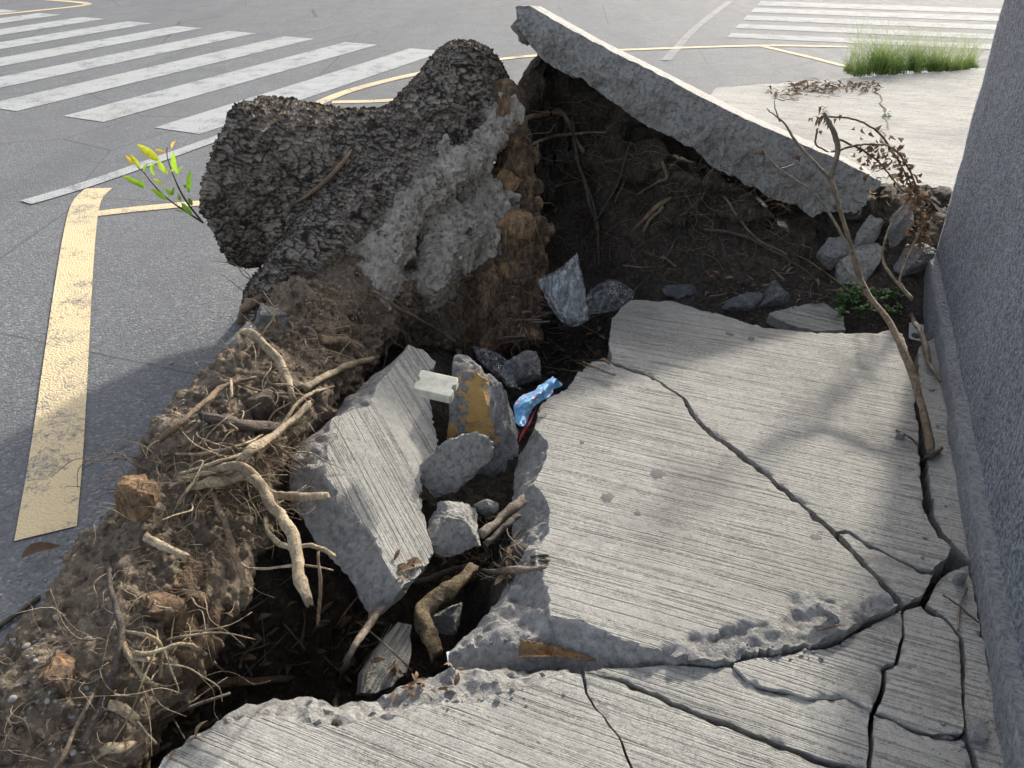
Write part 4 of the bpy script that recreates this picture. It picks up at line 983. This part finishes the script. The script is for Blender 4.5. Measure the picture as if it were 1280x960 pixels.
fine('dark_fine_roots', [(640, 120, 760, 330), (760, 190, 1000, 330), (300, 350, 600, 430), (150, 560, 400, 640), (590, 330, 680, 430)], 560, (.06, .28), (.0008, .0020), 'rootb', stump, 6)
# broken wood stub and pale splinters on the stump
def stub(px, py, w_, h_, dp, seed, rot, mat='rot', lift=.02):
    c = hit(px, py, lift); s_ = mpp(c); return rock('wood_stub', c, (w_ * s_ / 2, dp, h_ * s_ / 2), rot, seed, mat, 4, 9, .16, stump)
stub(175, 628, 66, 54, .06, 61, (0, R(-25), .2), 'rotb'); stub(200, 765, 60, 80, .04, 62, (0, .2, .3), lift=0); stub(75, 840, 46, 40, .05, 63, (0, .2, .3), lift=0)
stub(648, 284, 66, 46, .07, 64, (0, .2, .3), 'rotb', .03); stub(632, 236, 36, 40, .04, 66, (0, .5, .3), 'rotb', .01); stub(628, 140, 26, 50, .03, 67, (0, .2, .3), 'rotb', .0); stub(325, 512, 50, 46, .05, 65, (0, .2, 0), 'rootd', .01)
def strip(name, pp, wpx, mat, parent):
    P = path(pp); n = 22; C = spline(P, n); V, F = [], []
    for i, c in enumerate(C):
        t = (C[min(i + 1, n - 1)] - C[max(i - 1, 0)]).normalized(); vw = (CAMP - c).normalized(); s_ = t.cross(vw).normalized(); ww = wpx * mpp(c) * .5 * math.sin(math.pi * (i + .6) / (n + .2)) ** .6
        V += [c + s_ * ww, c + vw * .012 + s_ * ww * .2, c - s_ * ww, c - vw * .01]
    for i in range(n - 1):
        for j in range(4): F.append([4 * i + j, 4 * i + (j + 1) % 4, 4 * i + 4 + (j + 1) % 4, 4 * i + 4 + j])
    F += [[0, 3, 2, 1], [4 * n - 4, 4 * n - 3, 4 * n - 2, 4 * n - 1]]
    return mk(name, V, F, M[mat], parent)
strip('bark_strip', [(440, 190, .02), (432, 205, .03), (410, 230, .03), (385, 248, .02), (366, 258, .01)], 7, 'rootb', SPART['trunk'])
# pebbles bedded in the root ball
def pebbles(name, regions, count, sz, parent, seed, mat='pebble', flat_=.7):
    rs = random.Random(seed); mb = MB(); bm = bmesh.new(); bmesh.ops.create_icosphere(bm, subdivisions=2, radius=1.0)
    bv = [v.co.copy() for v in bm.verts]; bf = [[v.index for v in f.verts] for f in bm.faces]; bm.free()
    tot = sum((r[2] - r[0]) * (r[3] - r[1]) for r in regions)
    for r in regions:
        for _ in range(max(1, int(count * (r[2] - r[0]) * (r[3] - r[1]) / tot))):
            p, n = hitn(rs.gauss((r[0] + r[2]) / 2, (r[2] - r[0]) / 4), rs.gauss((r[1] + r[3]) / 2, (r[3] - r[1]) / 4)); k = sz[0] + (sz[1] - sz[0]) * rs.random() ** 2.5
            m = Matrix.Rotation(rs.uniform(0, 6.3), 3, 'Z') @ Matrix.Rotation(rs.uniform(-.8, .8), 3, 'X'); d = Vector((k * rs.uniform(.8, 1.4), k * rs.uniform(.7, 1.1), k * flat_)); ph = rs.uniform(0, 9)
            mb.add([p + n * k * .25 + m @ Vector((v.x * d.x * (1 + .18 * math.sin(3 * v.y + ph)), v.y * d.y * (1 + .2 * math.sin(2.5 * v.z + ph)), v.z * d.z * (1 + .15 * math.cos(3 * v.x + ph)))) for v in bv], bf, rs.random())
    return tag(mb.build(name, M[mat], parent), kind='stuff')
pebbles('pebbles', [(330, 360, 480, 420), (360, 330, 450, 400), (0, 740, 110, 880), (180, 480, 300, 560), (20, 850, 150, 950)], 170, (.003, .008), SPART['root_ball'], 8)
pebbles('soil_crumbs', [(100, 560, 330, 800), (0, 760, 130, 960), (300, 400, 500, 480), (420, 170, 620, 330), (560, 300, 680, 400)], 600, (.0025, .009), stump, 9, 'mound')

# ------------------------------------------------------------------ leaves, sprout, dead branch, weeds, grass
def leafgeo(base, tip, wd, nrm, curl=.15, n=5):
    d = tip - base; L_ = d.length; t = d.normalized(); s_ = t.cross(nrm); s_ = s_.normalized() if s_.length > 1e-4 else t.orthogonal().normalized(); up = s_.cross(t); V, F = [], []
    for i in range(n + 1):
        u = i / n; w_ = wd * math.sin(math.pi * min(1, u * .92 + .06)) ** .8; c = base + d * u + up * (curl * L_ * math.sin(math.pi * u))
        V += [c - s_ * w_ + up * w_ * .35, c, c + s_ * w_ + up * w_ * .35]
    for i in range(n):
        for j in (0, 1): F.append([3 * i + j, 3 * i + j + 1, 3 * i + 4 + j, 3 * i + 3 + j])
    return V, F
sb = hit(263, 270); ysp = sb.y
sprout = empty('leafy_sprout', sb); tag(sprout, 'leafy green and yellow sprout growing from the left end of the stump', 'sprout')
SST = []
z4 = lambda x, y: (130 + x / 6.857, 160 + y / 6.857)
for i, pp in enumerate(([(845, 810), (560, 620), (420, 480), (340, 380), (285, 335)], [(845, 810), (700, 620), (600, 420), (545, 260), (540, 170)])):
    P = [Y(*z4(*p), ysp - .03 * k * (1 if i else .6)) for k, p in enumerate(pp)]; V, F = tube(P, [.0045, .003, .002, .0015], 26, 6, .0005, i); SST.append(mk('stem', V, F, M['rootd'], sprout))
for i, (b, t, wd, v) in enumerate([((470, 280), (285, 140), 40, .55), ((310, 345), (218, 225), 24, .6), ((345, 515), (162, 408), 26, .30), ((340, 515), (318, 438), 22, .12), ((430, 410), (425, 295), 30, .22), ((462, 275), (548, 400), 27, .40), ((630, 390), (600, 205), 34, .30),
     ((635, 400), (675, 325), 16, .15), ((725, 555), (738, 355), 24, .10), ((722, 520), (682, 488), 16, .1), ((505, 485), (425, 435), 16, .5), ((590, 575), (525, 512), 24, .28), ((600, 575), (605, 505), 20, .10), ((535, 615), (398, 518), 24, .33), ((655, 625), (640, 555), 14, .1), ((755, 665), (725, 600), 20, .06),
     ((755, 745), (665, 640), 26, .22), ((580, 175), (612, 112), 18, .95), ((525, 212), (438, 188), 15, .9), ((340, 375), (380, 305), 18, .12), ((240, 305), (185, 235), 18, .9), ((570, 400), (600, 350), 13, .45), ((680, 720), (605, 705), 8, .2)]):
    v = min(v, .5) if v < .85 else v
    yy = ysp - .05 - .06 * ((i * 37) % 10) / 10; B, T_ = Y(*z4(*b), yy), Y(*z4(*t), yy - .03 + .05 * ((i * 13) % 7) / 7)
    V, F = leafgeo(B, T_, wd / 6.857 * mpp(B) * .9, Vector((.3 * math.sin(i), -.75, .6)).normalized(), .08); mk('leaf', V, F, M['sprout'], SST[1] if b[0] > 545 else SST[0], attrs={'var': [v] * len(V)})

db0 = G(1163, 572, .005); dead = empty('dead_branch', db0); tag(dead, 'long thin dead branch rising from the crack by the wall toward the tipped slab', 'dead branch')
yb = lambda t: 1.98 + (3.18 - 1.98) * t
def dpath(pp): return [Y(px, py, yb(t)) for px, py, t in pp]
def dl(name, pp, rad, sd_, mat='stick', parent=dead):
    V, F = tube(dpath(pp), rad, len(pp) * 7, 9, .0012, sd_, .06); return mk(name, V, F, M[mat], parent)
dstem = dl('stem', [(1164, 578, 0), (1160, 540, .06), (1146, 486, .18), (1132, 445, .28), (1110, 400, .42), (1082, 362, .55), (1067, 320, .66), (1052, 270, .78), (1038, 222, .88)], [.013, .0135, .013, .0125, .012, .011, .010, .009, .0085], 1, 'rootb')
dl('twig', [(1038, 224, .88), (1047, 190, .93), (1042, 165, .97), (1031, 142, 1.0)], [.011, .011, .010, .008], 2, 'stick', dstem)
dl('twig', [(1038, 224, .88), (1000, 184, .93), (980, 154, .97), (958, 136, 1.0)], [.007, .005, .004, .002], 3, 'stick', dstem)
dl('twig', [(1066, 318, .66), (1035, 265, .76), (1010, 235, .82), (975, 212, .90), (955, 190, .95)], [.006, .005, .004, .0035, .0015], 4, 'stick', dstem)
dl('twig', [(975, 212, .9), (992, 205, .93), (996, 196, .95)], [.003, .002, .001], 5, 'stick', dstem)
dl('twig', [(1080, 360, .55), (1055, 335, .6), (1050, 325, .62)], [.007, .006, .004], 6, 'stick', dstem)
dl('twig', [(975, 152, .97), (968, 130, 1.0), (972, 112, 1.03)], [.003, .002, .001], 7, 'stick', dstem)
for k, (px, py) in enumerate(((946, 192), (990, 198))):
    c = Y(px, py, 3.1); V, F = leafgeo(c, c + Vector((.03, -.01, -.012)), .013, Vector((0, -.5, .8)), .4); mk('leaf', V, F, M['dry'], dead, attrs={'var': [.1] * len(V)})
vine = empty('dry_vine', hit(1150, 330)); tag(vine, 'dry brown vine with curled dead leaves arching between the tipped slab and the wall', 'dead vine')
VP = [[(1032, 145, 3.2), (1070, 150, 3.25), (1100, 168, 3.3), (1125, 205, 3.32), (1148, 250, 3.32), (1158, 300, 3.3)], [(1040, 190, 3.15), (1080, 180, 3.25), (1115, 185, 3.3), (1138, 215, 3.32), (1152, 262, 3.3), (1150, 310, 3.3)],
      [(1022, 160, 3.2), (1020, 180, 3.2), (1035, 190, 3.2)], [(1135, 250, 3.3), (1110, 290, 3.25), (1105, 330, 3.15), (1140, 375, 3.05)], [(1160, 270, 3.3), (1140, 310, 3.25), (1125, 350, 3.15), (1140, 373, 3.08)], [(1050, 175, 3.2), (1090, 195, 3.25), (1130, 240, 3.28)]]
for i, pp in enumerate(VP):
    V, F = tube([Y(*p) for p in pp], [.0045, .004, .003] if i not in (3, 4) else [.005, .006, .006], len(pp) * 6, 6, .002, i); mk('stem', V, F, M['rootb' if i not in (3, 4) else 'root'], vine)
mb = MB(); rs = random.Random(4)
for k in range(230):
    g = rs.random(); c = spline([Y(*p) for p in VP[rs.choice((0, 1, 1, 5))]], 40)[int(8 + 31 * (g ** .6))] + Vector((rs.gauss(0, .022), rs.gauss(0, .03), rs.gauss(-.015, .028)))
    d = Vector((rs.uniform(-1, 1), rs.uniform(-1, 1), rs.uniform(-1.2, .4))).normalized() * rs.uniform(.018, .045)
    V, F = leafgeo(c, c + d, rs.uniform(.005, .011), Vector((rs.uniform(-1, 1), rs.uniform(-1, 1), rs.uniform(-1, 1))), rs.uniform(.2, .6), 4); mb.add(V, F, rs.random() ** 1.3)
for k in range(26):
    c = Y(1030, 150, 3.2) + Vector((rs.gauss(0, .02), rs.gauss(0, .02), rs.gauss(0, .025))); d = Vector((rs.uniform(-1, 1), rs.uniform(-1, 1), rs.uniform(-1, 1))).normalized() * .03
    V, F = leafgeo(c, c + d, .006, Vector((0, 0, 1)), .5, 4); mb.add(V, F, .4)
tag(mb.build('dry_leaves', M['dry'], vine), kind='stuff')

def plant(name, label, cat, regions, count, hgt, lw, mat, seed):
    rs = random.Random(seed); mb = MB(); c0 = hit((regions[0][0] + regions[0][2]) / 2, regions[0][3])
    root_ = empty(name, c0); tag(root_, label, cat); ms = MB()
    for r in regions:
        for _ in range(count):
            p = hit(rs.uniform(r[0], r[2]), rs.uniform(r[1], r[3])); h_ = rs.uniform(*hgt); t = p + Vector((rs.uniform(-.4, .4), rs.uniform(-.4, .4), 1)).normalized() * h_
            V, F = tube([p - Vector((0, 0, .01)), t], [.0012, .0008], 4, 4); ms.add(V, F)
            for _k in range(4):
                d = Vector((rs.uniform(-1, 1), rs.uniform(-1, 1), rs.uniform(-.1, .6))).normalized() * lw * rs.uniform(.7, 1.3)
                V, F = leafgeo(t, t + d, lw * .33, Vector((0, 0, 1)), .12, 4); mb.add(V, F, rs.random())
    tag(mb.build('leaves', M[mat], root_), kind='stuff'); tag(ms.build('stems', M[mat], root_), kind='stuff')
plant('green_weed', 'low green leafy weed growing between the flat fragment and the wall', 'weed', [(1045, 368, 1128, 402)], 70, (.01, .06), .024, 'weed', 3)
plant('small_green_weed', 'tiny green weed in a crack of the far pavement', 'weed', [(1103, 142, 1114, 147)], 12, (.005, .02), .02, 'weed', 5)
plant('grass_sprig', 'few green grass blades sprouting in the gap below the standing flake', 'weed', [(575, 628, 590, 642)], 4, (.005, .02), .02, 'weed', 6)
# grass tuft at the far edge of the pavement
mb = MB(); rs = random.Random(11); g0, g1 = G(1064, 93), G(1226, 84)
tufts = [(rs.random() ** .9, rs.uniform(-.04, .26), rs.uniform(.45, 1.25)) for _ in range(110)]
for k in range(4600):
    u, dy, th = rs.choice(tufts); u = u + rs.gauss(0, .012); p = g0.lerp(g1, u) + Vector((rs.gauss(0, .02), dy + rs.gauss(0, .02), 0)); p.z = -.02
    tall = rs.random() < .22; h_ = rs.uniform(.10, .34) * th * (.45 + .85 * math.exp(-((u - .33) / .30) ** 2)) if not tall else rs.uniform(.30, .70) * (1.2 - .45 * u)
    ln = Vector((rs.gauss(-.1, .75), rs.gauss(0, .6), 0)) * h_ * (.9 if not tall else .55); w_ = rs.uniform(.0018, .0038) * (1 if not tall else .5); sd_ = Vector((math.cos(k), math.sin(k), 0)) * w_; V = []
    for i in range(5):
        t = i / 4; c = p + Vector((0, 0, h_ * t * (1 - .25 * t))) + ln * t * t; V += [c - sd_ * (1 - t * .9), c + sd_ * (1 - t * .9)]
    mb.add(V, [[2 * i, 2 * i + 1, 2 * i + 3, 2 * i + 2] for i in range(4)], min(1, max(0, rs.gauss(.45, .25))) if not tall else .95)
tag(mb.build('grass_tuft', M['grass']), 'bright green tuft of tall grass at the far edge of the pavement', 'grass', kind='stuff')

# ------------------------------------------------------------------ litter and debris
# small white road stud with recessed ends
def bevel_obj(name, bm, mat, mw, parent=None, rest=None):
    V = [mw @ v.co for v in bm.verts]; F = [[v.index for v in f.verts] for f in bm.faces]; R_ = np.array([v.co[:] for v in bm.verts], np.float32)
    o = mk(name, V, F, M[mat], parent, R_); o.data.set_sharp_from_angle(angle=R(35)); bm.free(); return o
stc = Y(545, 483, 2.02); sm = mpp(stc)
ux = (Y(570, 489, 2.0) - Y(521, 478, 2.03)).normalized(); un = Vector((.08, -.30, .93)); un = (un - ux * un.dot(ux)).normalized()
MW = Matrix((ux, un.cross(ux), un)).transposed().to_4x4(); MW.translation = stc
bm = bmesh.new(); a_, b_, h_ = 25 * sm, 17 * sm, 13 * sm
# hull: outline with a notch at each short end, top narrower than the base
prof = [(-1, -.85), (-.92, -1), (.92, -1), (1, -.85), (1, -.28), (.84, -.2), (.84, .2), (1, .28), (1, .85), (.92, 1), (-.92, 1), (-1, .85), (-1, .28), (-.84, .2), (-.84, -.2), (-1, -.28)]
rings = []
for z_, k1, k2 in ((-h_ * .5, 1, 1), (h_ * .05, 1, 1), (h_ * .44, 1.0, .97), (h_ * .5, .97, .92)):
    rings.append([bm.verts.new((x * a_ * k1, y * b_ * k2, z_)) for x, y in prof])
for r0, r1 in zip(rings[:-1], rings[1:]):
    for j in range(len(prof)): bm.faces.new([r0[j], r0[(j + 1) % len(prof)], r1[(j + 1) % len(prof)], r1[j]])
bm.faces.new(rings[-1]); bm.faces.new(rings[0][::-1]); bm.verts.index_update()
bmesh.ops.bevel(bm, geom=[e for e in bm.edges], offset=h_ * .035, segments=2, affect='EDGES'); bm.verts.index_update()
tag(bevel_obj('road_stud', bm, 'stud', MW), 'small dirty white plastic road stud lying on the painted block', 'road stud')
# clear plastic bag and grey film
def film(name, rows, mat, seed, amp=.012, nu=44, nv=36, parent=None):
    """sheet spanned by rows of photo-surveyed points, crumpled"""
    Rr = [spline([Y(*p) for p in r], nu) for r in rows]; V = []
    for j in range(nv):
        for i in range(nu): V.append(tuple(spline([r[i] for r in Rr], nv)[j] if False else (0, 0, 0)))
    cols = [spline([r[i] for r in Rr], nv) for i in range(nu)]
    V = np.array([cols[i][j][:] for j in range(nv) for i in range(nu)], np.float32)
    f1, f2, c_ = worley(V * 22 + fbm(V * 9, 2, seed)[:, None], seed)
    g_ = np.abs(fbm(V * 26, 3, seed + 3)); V += ((f1 - .5) * amp * 1.6 + fbm(V * 16, 3, seed) * amp - g_ * amp * .9)[:, None] * np.array([.25, -.9, .35])[None]
    F = [[j * nu + i, j * nu + i + 1, (j + 1) * nu + i + 1, (j + 1) * nu + i] for j in range(nv - 1) for i in range(nu - 1)]
    return mk(name, V, F, M[mat], parent)
bagc = hit(715, 400); bag = empty('plastic_bag', bagc); tag(bag, 'crumpled clear plastic bag lying in the hole behind the stump', 'plastic bag')
film('front_film', [[(700, 336, 3.0), (716, 320, 3.02), (722, 318, 3.04)], [(675, 350, 2.95), (705, 345, 2.88), (728, 345, 2.98)], [(682, 372, 2.92), (710, 375, 2.84), (732, 370, 2.94)], [(698, 398, 2.86), (715, 400, 2.82), (736, 392, 2.88)], [(712, 408, 2.84), (722, 408, 2.82), (736, 400, 2.85)]], 'bag', 3, parent=bag)
film('back_film', [[(696, 342, 3.1), (712, 326, 3.1), (722, 316, 3.1)], [(680, 352, 3.08), (708, 350, 3.12), (729, 350, 3.08)], [(700, 396, 2.95), (716, 398, 2.98), (737, 390, 2.95)]], 'bag', 5, parent=bag)
film('loose_film', [[(738, 362, 2.98), (758, 350, 3.0), (775, 352, 3.0), (794, 365, 2.98)], [(732, 378, 2.9), (755, 368, 2.86), (775, 370, 2.88), (792, 372, 2.92)], [(736, 395, 2.84), (750, 392, 2.8), (768, 388, 2.84), (780, 382, 2.88)]], 'bagd', 7, parent=bag)
tag(film('plastic_sheet', [[(590, 432, 2.6), (620, 440, 2.55), (640, 455, 2.5)], [(598, 450, 2.5), (622, 462, 2.42), (645, 478, 2.4)], [(620, 470, 2.4), (636, 482, 2.36), (655, 488, 2.36)]], 'bagd', 9), 'dark translucent plastic sheet tucked behind the painted block', 'plastic sheet')
wr = empty('snack_wrapper', hit(660, 520)); tag(wr, 'blue and red crumpled wrapper caught at the edge of the largest slab', 'wrapper')
film('blue_film', [[(690, 470, 2.30), (668, 488, 2.22), (645, 503, 2.16), (642, 526, 2.10)], [(696, 474, 2.27), (676, 492, 2.18), (658, 508, 2.12), (650, 532, 2.06)], [(703, 480, 2.30), (690, 494, 2.22), (671, 508, 2.16), (660, 528, 2.10)]], 'blue', 13, .016, parent=wr)
film('red_edge', [[(672, 508, 2.14), (664, 522, 2.10), (652, 540, 2.06), (648, 552, 2.04)], [(670, 512, 2.125), (664, 526, 2.085), (654, 543, 2.045), (649, 553, 2.035)]], 'red', 14, .003, 30, 6, parent=wr)
# blister pack
bc, bn = hitn(1152, 420); bc = bc + Vector((0, 0, .014)); bu = Vector((.9, -.3, -.1)).normalized(); bn = Vector((.1, -.35, .93)); bn = (bn - bu * bn.dot(bu)).normalized()
MWb = Matrix((bu, bn.cross(bu), bn)).transposed().to_4x4(); MWb.translation = bc; s_ = mpp(bc)
bm = bmesh.new(); bmesh.ops.create_cube(bm, size=1.0); bmesh.ops.scale(bm, vec=(32 * s_, 30 * s_, .002), verts=bm.verts); bmesh.ops.bevel(bm, geom=[e for e in bm.edges if abs((e.verts[0].co - e.verts[1].co).z) > .001], offset=.006, segments=3, affect='EDGES'); bm.verts.index_update()
bp = empty('blister_pack', bc); tag(bp, 'silver pill blister pack lying at the foot of the wall', 'blister pack'); bevel_obj('foil_card', bm, 'foil', MWb, bp)
for sx in (-1, 1):
    for sy in (-1, 1):
        bm = bmesh.new(); bmesh.ops.create_uvsphere(bm, u_segments=14, v_segments=8, radius=1.0); bmesh.ops.scale(bm, vec=(5.5 * s_, 4.5 * s_, .006), verts=bm.verts); bmesh.ops.translate(bm, vec=(sx * 8 * s_, sy * 7.5 * s_, .001), verts=bm.verts); bm.verts.index_update(); bevel_obj('pill_pocket', bm, 'gum' if sx * sy > 0 else 'foil', MWb, bp)
# sticks
def stick(label, pp, rpx, mat='stick', seed=0, name='stick'):
    o = limb(name, pp, rpx, mat, None, 300 + seed, 8, .0015, knob=.07); tag(o, label, 'stick', 'loose sticks'); return o
stick('dark straight stick lying on the bottom left front slab', [(165, 960, .012), (210, 934, .012), (278, 897, .014)], [4, 4.2, 3.6], 'rootd', 1)
stick('bent pale brown stick leaning from the front slab up across the pit', [(418, 905, .008), (424, 864, .03), (438, 818, 1.26), (457, 787, 1.34), (480, 757, 1.42)], [4.5, 5, 5.5, 5.5, 5], 'stick', 2)
stick('dark stick lying on the road beside the root ball', [(-20, 796, .01), (20, 772, .012), (48, 750, .012)], [4.5, 4.5, 4], 'rootd', 3)
stick('horizontal grey stick crossing the broken edge of the largest slab', [(585, 719, .015), (632, 716, .015), (682, 712, .012)], [4, 4.5, 4], 'stick', 4)
stick('thick short broken stick below the small pale concrete lump', [(600, 668, 1.60), (628, 647, 1.675), (656, 623, 1.76)], [7, 8, 7], 'stick', 5)
stick('dark stick parallel and below the thick short broken stick', [(606, 678, 1.58), (630, 661, 1.63), (648, 645, 1.69)], [5, 5.5, 5], 'rootd', 6)
stick('long brown stick between the upright slab and the ochre root', [(520, 733, .03), (555, 722, .04), (590, 710, .03)], [5, 5, 4], 'stick', 7)
stick('short dark twig on the largest slab, upper of two', [(664, 697, .008), (685, 696, .008)], [2.6, 2.4], 'rootd', 8)
stick('short dark twig on the largest slab, lower of two', [(665, 703, .008), (686, 702, .008)], [3, 2.6], 'rootd', 9)
stick('knotty grey stick lying along the foot of the wall by the blister pack', [(1138, 398, .02), (1155, 430, .02), (1162, 460, .015), (1176, 478, .01)], [4, 4, 3.6, 3], 'stick', 10)
stick('short thick dark stick at the foot of the dead branch', [(1152, 582, .012), (1164, 574, .02), (1177, 563, .015)], [4, 5, 4.5], 'rootd', 11)
stick('thin curved twig on the slab left of the branch foot', [(1120, 538, .006), (1140, 552, .012), (1154, 574, .008)], [1.8, 1.6, 1.6], 'rootd', 12)
stick('thin pale twig lying on the cracked strip near the wall', [(1208, 738, .012), (1198, 760, .01), (1197, 790, .008)], [2.2, 2, 1.8], 'stick', 13)
stick('thin dark twig crossing the pale twig near the wall', [(1178, 745, .008), (1200, 762, .012), (1222, 780, .008)], [1.8, 1.8, 1.6], 'rootd', 14)
stick('thin straight stick from the stump to the far corner of the slabs', [(655, 400, .06), (700, 398, .05), (758, 394, .03)], [2.6, 2.8, 2.8], 'stick', 15)
stick('pale forked twig sticking up from the root ball toward the painted block', [(468, 372, .05), (500, 396, .06), (545, 420, .06), (570, 434, .05)], [2.4, 3, 3, 2.4], 'stick', 16)
stick('dark stick lying behind the blue wrapper', [(622, 478, .05), (650, 482, .05), (678, 478, .04)], [4, 4, 3.5], 'rootd', 17)
stick('thin twig lying in the spalled hollow of the largest slab', [(1020, 790, .012), (1050, 783, .012)], [2, 1.6], 'rootb', 18)
rs = random.Random(21)
SR = [((645, 395, 760, 465), 34, 'hole behind the largest slabs'), ((290, 760, 480, 850), 26, 'pit'), ((560, 650, 650, 725), 60, 'gap'), ((800, 320, 1040, 375), 24, 'bank'), ((110, 860, 240, 910), 8, 'front')]
mb = MB()
for (x0, y0, x1, y1), cnt, _n in SR:
    for _ in range(cnt):
        p = hit(rs.uniform(x0, x1), rs.uniform(y0, y1), .02); a = rs.uniform(0, math.pi); L_ = rs.uniform(.05, .28) * (.5 if _n == 'gap' else 1); d = Vector((math.cos(a), math.sin(a), rs.uniform(-.12, .15))) * L_ / 2
        r_ = rs.uniform(.0012, .0055) * (.5 if _n == 'gap' else 1); V, F = tube([p - d, p + Vector((rs.gauss(0, .01), rs.gauss(0, .01), rs.gauss(0, .01))), p + d], [r_, r_ * .9, r_ * .6], 9, 6, .001, rs.random(), .05); mb.add(V, F, rs.random())
tag(mb.build('twig_litter', M['stick']), 'tangle of thin twigs scattered in the pit and hole', 'twigs', kind='stuff')
mb = MB()
for (x0, y0, x1, y1), cnt, sz in (((280, 760, 470, 850), 90, .045), ((640, 400, 760, 470), 60, .045), ((560, 640, 645, 735), 90, .034), ((480, 700, 560, 735), 16, .03), ((490, 700, 600, 740), 14, .04), ((490, 830, 570, 870), 50, .022), ((790, 320, 1050, 380), 60, .04), ((990, 104, 1100, 117), 160, .06), ((955, 110, 1000, 122), 20, .06), ((1150, 400, 1180, 520), 25, .012), ((560, 425, 610, 450), 10, .05), ((180, 890, 260, 940), 20, .03)):
    for _ in range(cnt):
        p = hit(rs.uniform(x0, x1), rs.uniform(y0, y1), .006); a = rs.uniform(0, 6.3); L_ = sz * rs.uniform(.5, 1.4); d = Vector((math.cos(a), math.sin(a), rs.uniform(-.1, .5))) * L_
        V, F = leafgeo(p, p + d, L_ * rs.uniform(.14, .26), Vector((rs.gauss(0, .4), rs.gauss(0, .4), 1)), rs.uniform(.05, .3), 4); mb.add(V, F, rs.random())
tag(mb.build('leaf_litter', M['dry']), 'brown dead leaves scattered in the pit and over the pavement', 'leaf litter', kind='stuff')
# ochre curved root piece, brown husk, red-brown leaf on the road, pale scrap
o = limb('root_piece', [(586, 712, 1.62), (560, 736, 1.53), (538, 753, 1.48), (526, 772, 1.43), (530, 795, 1.37), (544, 822, 1.31)], [8, 13, 15, 13, 12, 9], 'bone', None, 401, 24, .001, 70, .12); tag(o, 'curved ochre piece of broken root lying between the upright slab and the largest slab', 'root piece')
C = spline([hit(649, 819, .012), hit(672, 819, .012), hit(705, 821, .010), hit(744, 827, .006)], 26); V, F = [], []
for i, c in enumerate(C):        # a folded sheath: spine below, two ribbed flaps standing open
    u = i / 25; k = (1 - u) ** .75 * (1 + .10 * math.sin(i * 2.1)); t = (C[min(i + 1, 25)] - C[max(i - 1, 0)]).normalized(); sd_ = Vector((-t.y, t.x, 0))
    V += [c + sd_ * .020 * k + Vector((0, 0, .024 * k + .002)), c + sd_ * .013 * k + Vector((0, 0, .008 * k + .001)), c + Vector((0, 0, .001)), c - sd_ * .014 * k + Vector((0, 0, .004 * k)), c - sd_ * .022 * k + Vector((0, 0, .014 * k + .001))]
for i in range(25):
    for j in range(4): F.append([5 * i + j, 5 * i + j + 1, 5 * i + 6 + j, 5 * i + 5 + j])
hk = mk('leaf_husk', V, F, M['husk']); sm_ = hk.modifiers.new('thickness', 'SOLIDIFY'); sm_.thickness = .002
tag(hk, 'folded brown leaf husk pointing along the crack below the largest slab', 'leaf husk')
V, F = leafgeo(hit(28, 699, .01), hit(78, 688, .03), .017, Vector((0, -.4, .9)), .25, 8); tag(mk('dead_leaf', V, F, M['dry'], attrs={'var': [.25] * len(V)}), 'reddish brown dead leaf lying on the road at the left of the root ball', 'dead leaf')
tag(film('paper_scrap', [[(558, 815, 1.32), (574, 810, 1.34)], [(560, 832, 1.28), (577, 822, 1.3)]], 'paper', 21, .004, 12, 12), 'pale blue scrap of paper below the ochre root piece', 'paper scrap')
# gum spots trodden into the slabs
for px, py, rp, own in ((823, 593, 10, slabA), (760, 622, 9, slabA), (797, 642, 5, slabA), (727, 553, 4, slabA), (1020, 672, 7, slabA), (912, 418, 6, slabB), (940, 423, 5, slabB)):
    c, n = hitn(px, py); r_ = rp * mpp(c); k = 18; V = [c + Vector((0, 0, .0022))] + [c + Vector((math.cos(6.283 * i / k), math.sin(6.283 * i / k), 0)) * r_ * (1 + .15 * math.sin(2.3 * i + px)) for i in range(k)]
    mk('gum_spot', V, [[0, 1 + i, 1 + (i + 1) % k] for i in range(k)], M['gum'], own)
# crumbs of concrete on and along the cracks
def crumbs():
    rs_ = 14
    o = pebbles('concrete_crumbs', [(1160, 600, 1215, 720), (1170, 880, 1240, 960), (840, 800, 1060, 830), (1140, 420, 1180, 560), (560, 790, 700, 825), (480, 860, 720, 890), (1050, 340, 1150, 400), (860, 340, 1040, 400), (1095, 240, 1150, 330)], 260, (.0012, .007), None, rs_, 'rubble')
    tag(o, 'grey concrete crumbs strewn along the cracks and rubble', 'rubble', kind='stuff')
crumbs()
tag(pebbles('soil_clods', [(650, 160, 800, 300), (800, 250, 960, 340), (640, 300, 780, 370), (800, 320, 1050, 365)], 340, (.003, .014), None, 15, 'soil'), 'dark clods of earth on the bank under the tipped slab', 'soil', kind='stuff')
# soil packed in the cracks of the far pavement
for i, pp in enumerate(([(1098, 112), (1106, 132), (1110, 150), (1108, 168), (1114, 186), (1128, 200)], [(965, 122), (990, 124), (1020, 120), (1058, 122)])):
    P = [hit(*p) for p in pp]; P = [p + Vector((random.uniform(-.03, .03), random.uniform(-.06, .06), .001)) for p in spline(P, 22)]
    V, F = tube(P, [.004, .010, .007, .012, .004], 44, 6, .003, i); V = [Vector((v.x, v.y, P[0].z + (v.z - P[0].z) * .35)) for v in V]
    mk('crack_soil', V, F, M['mound'], pv)
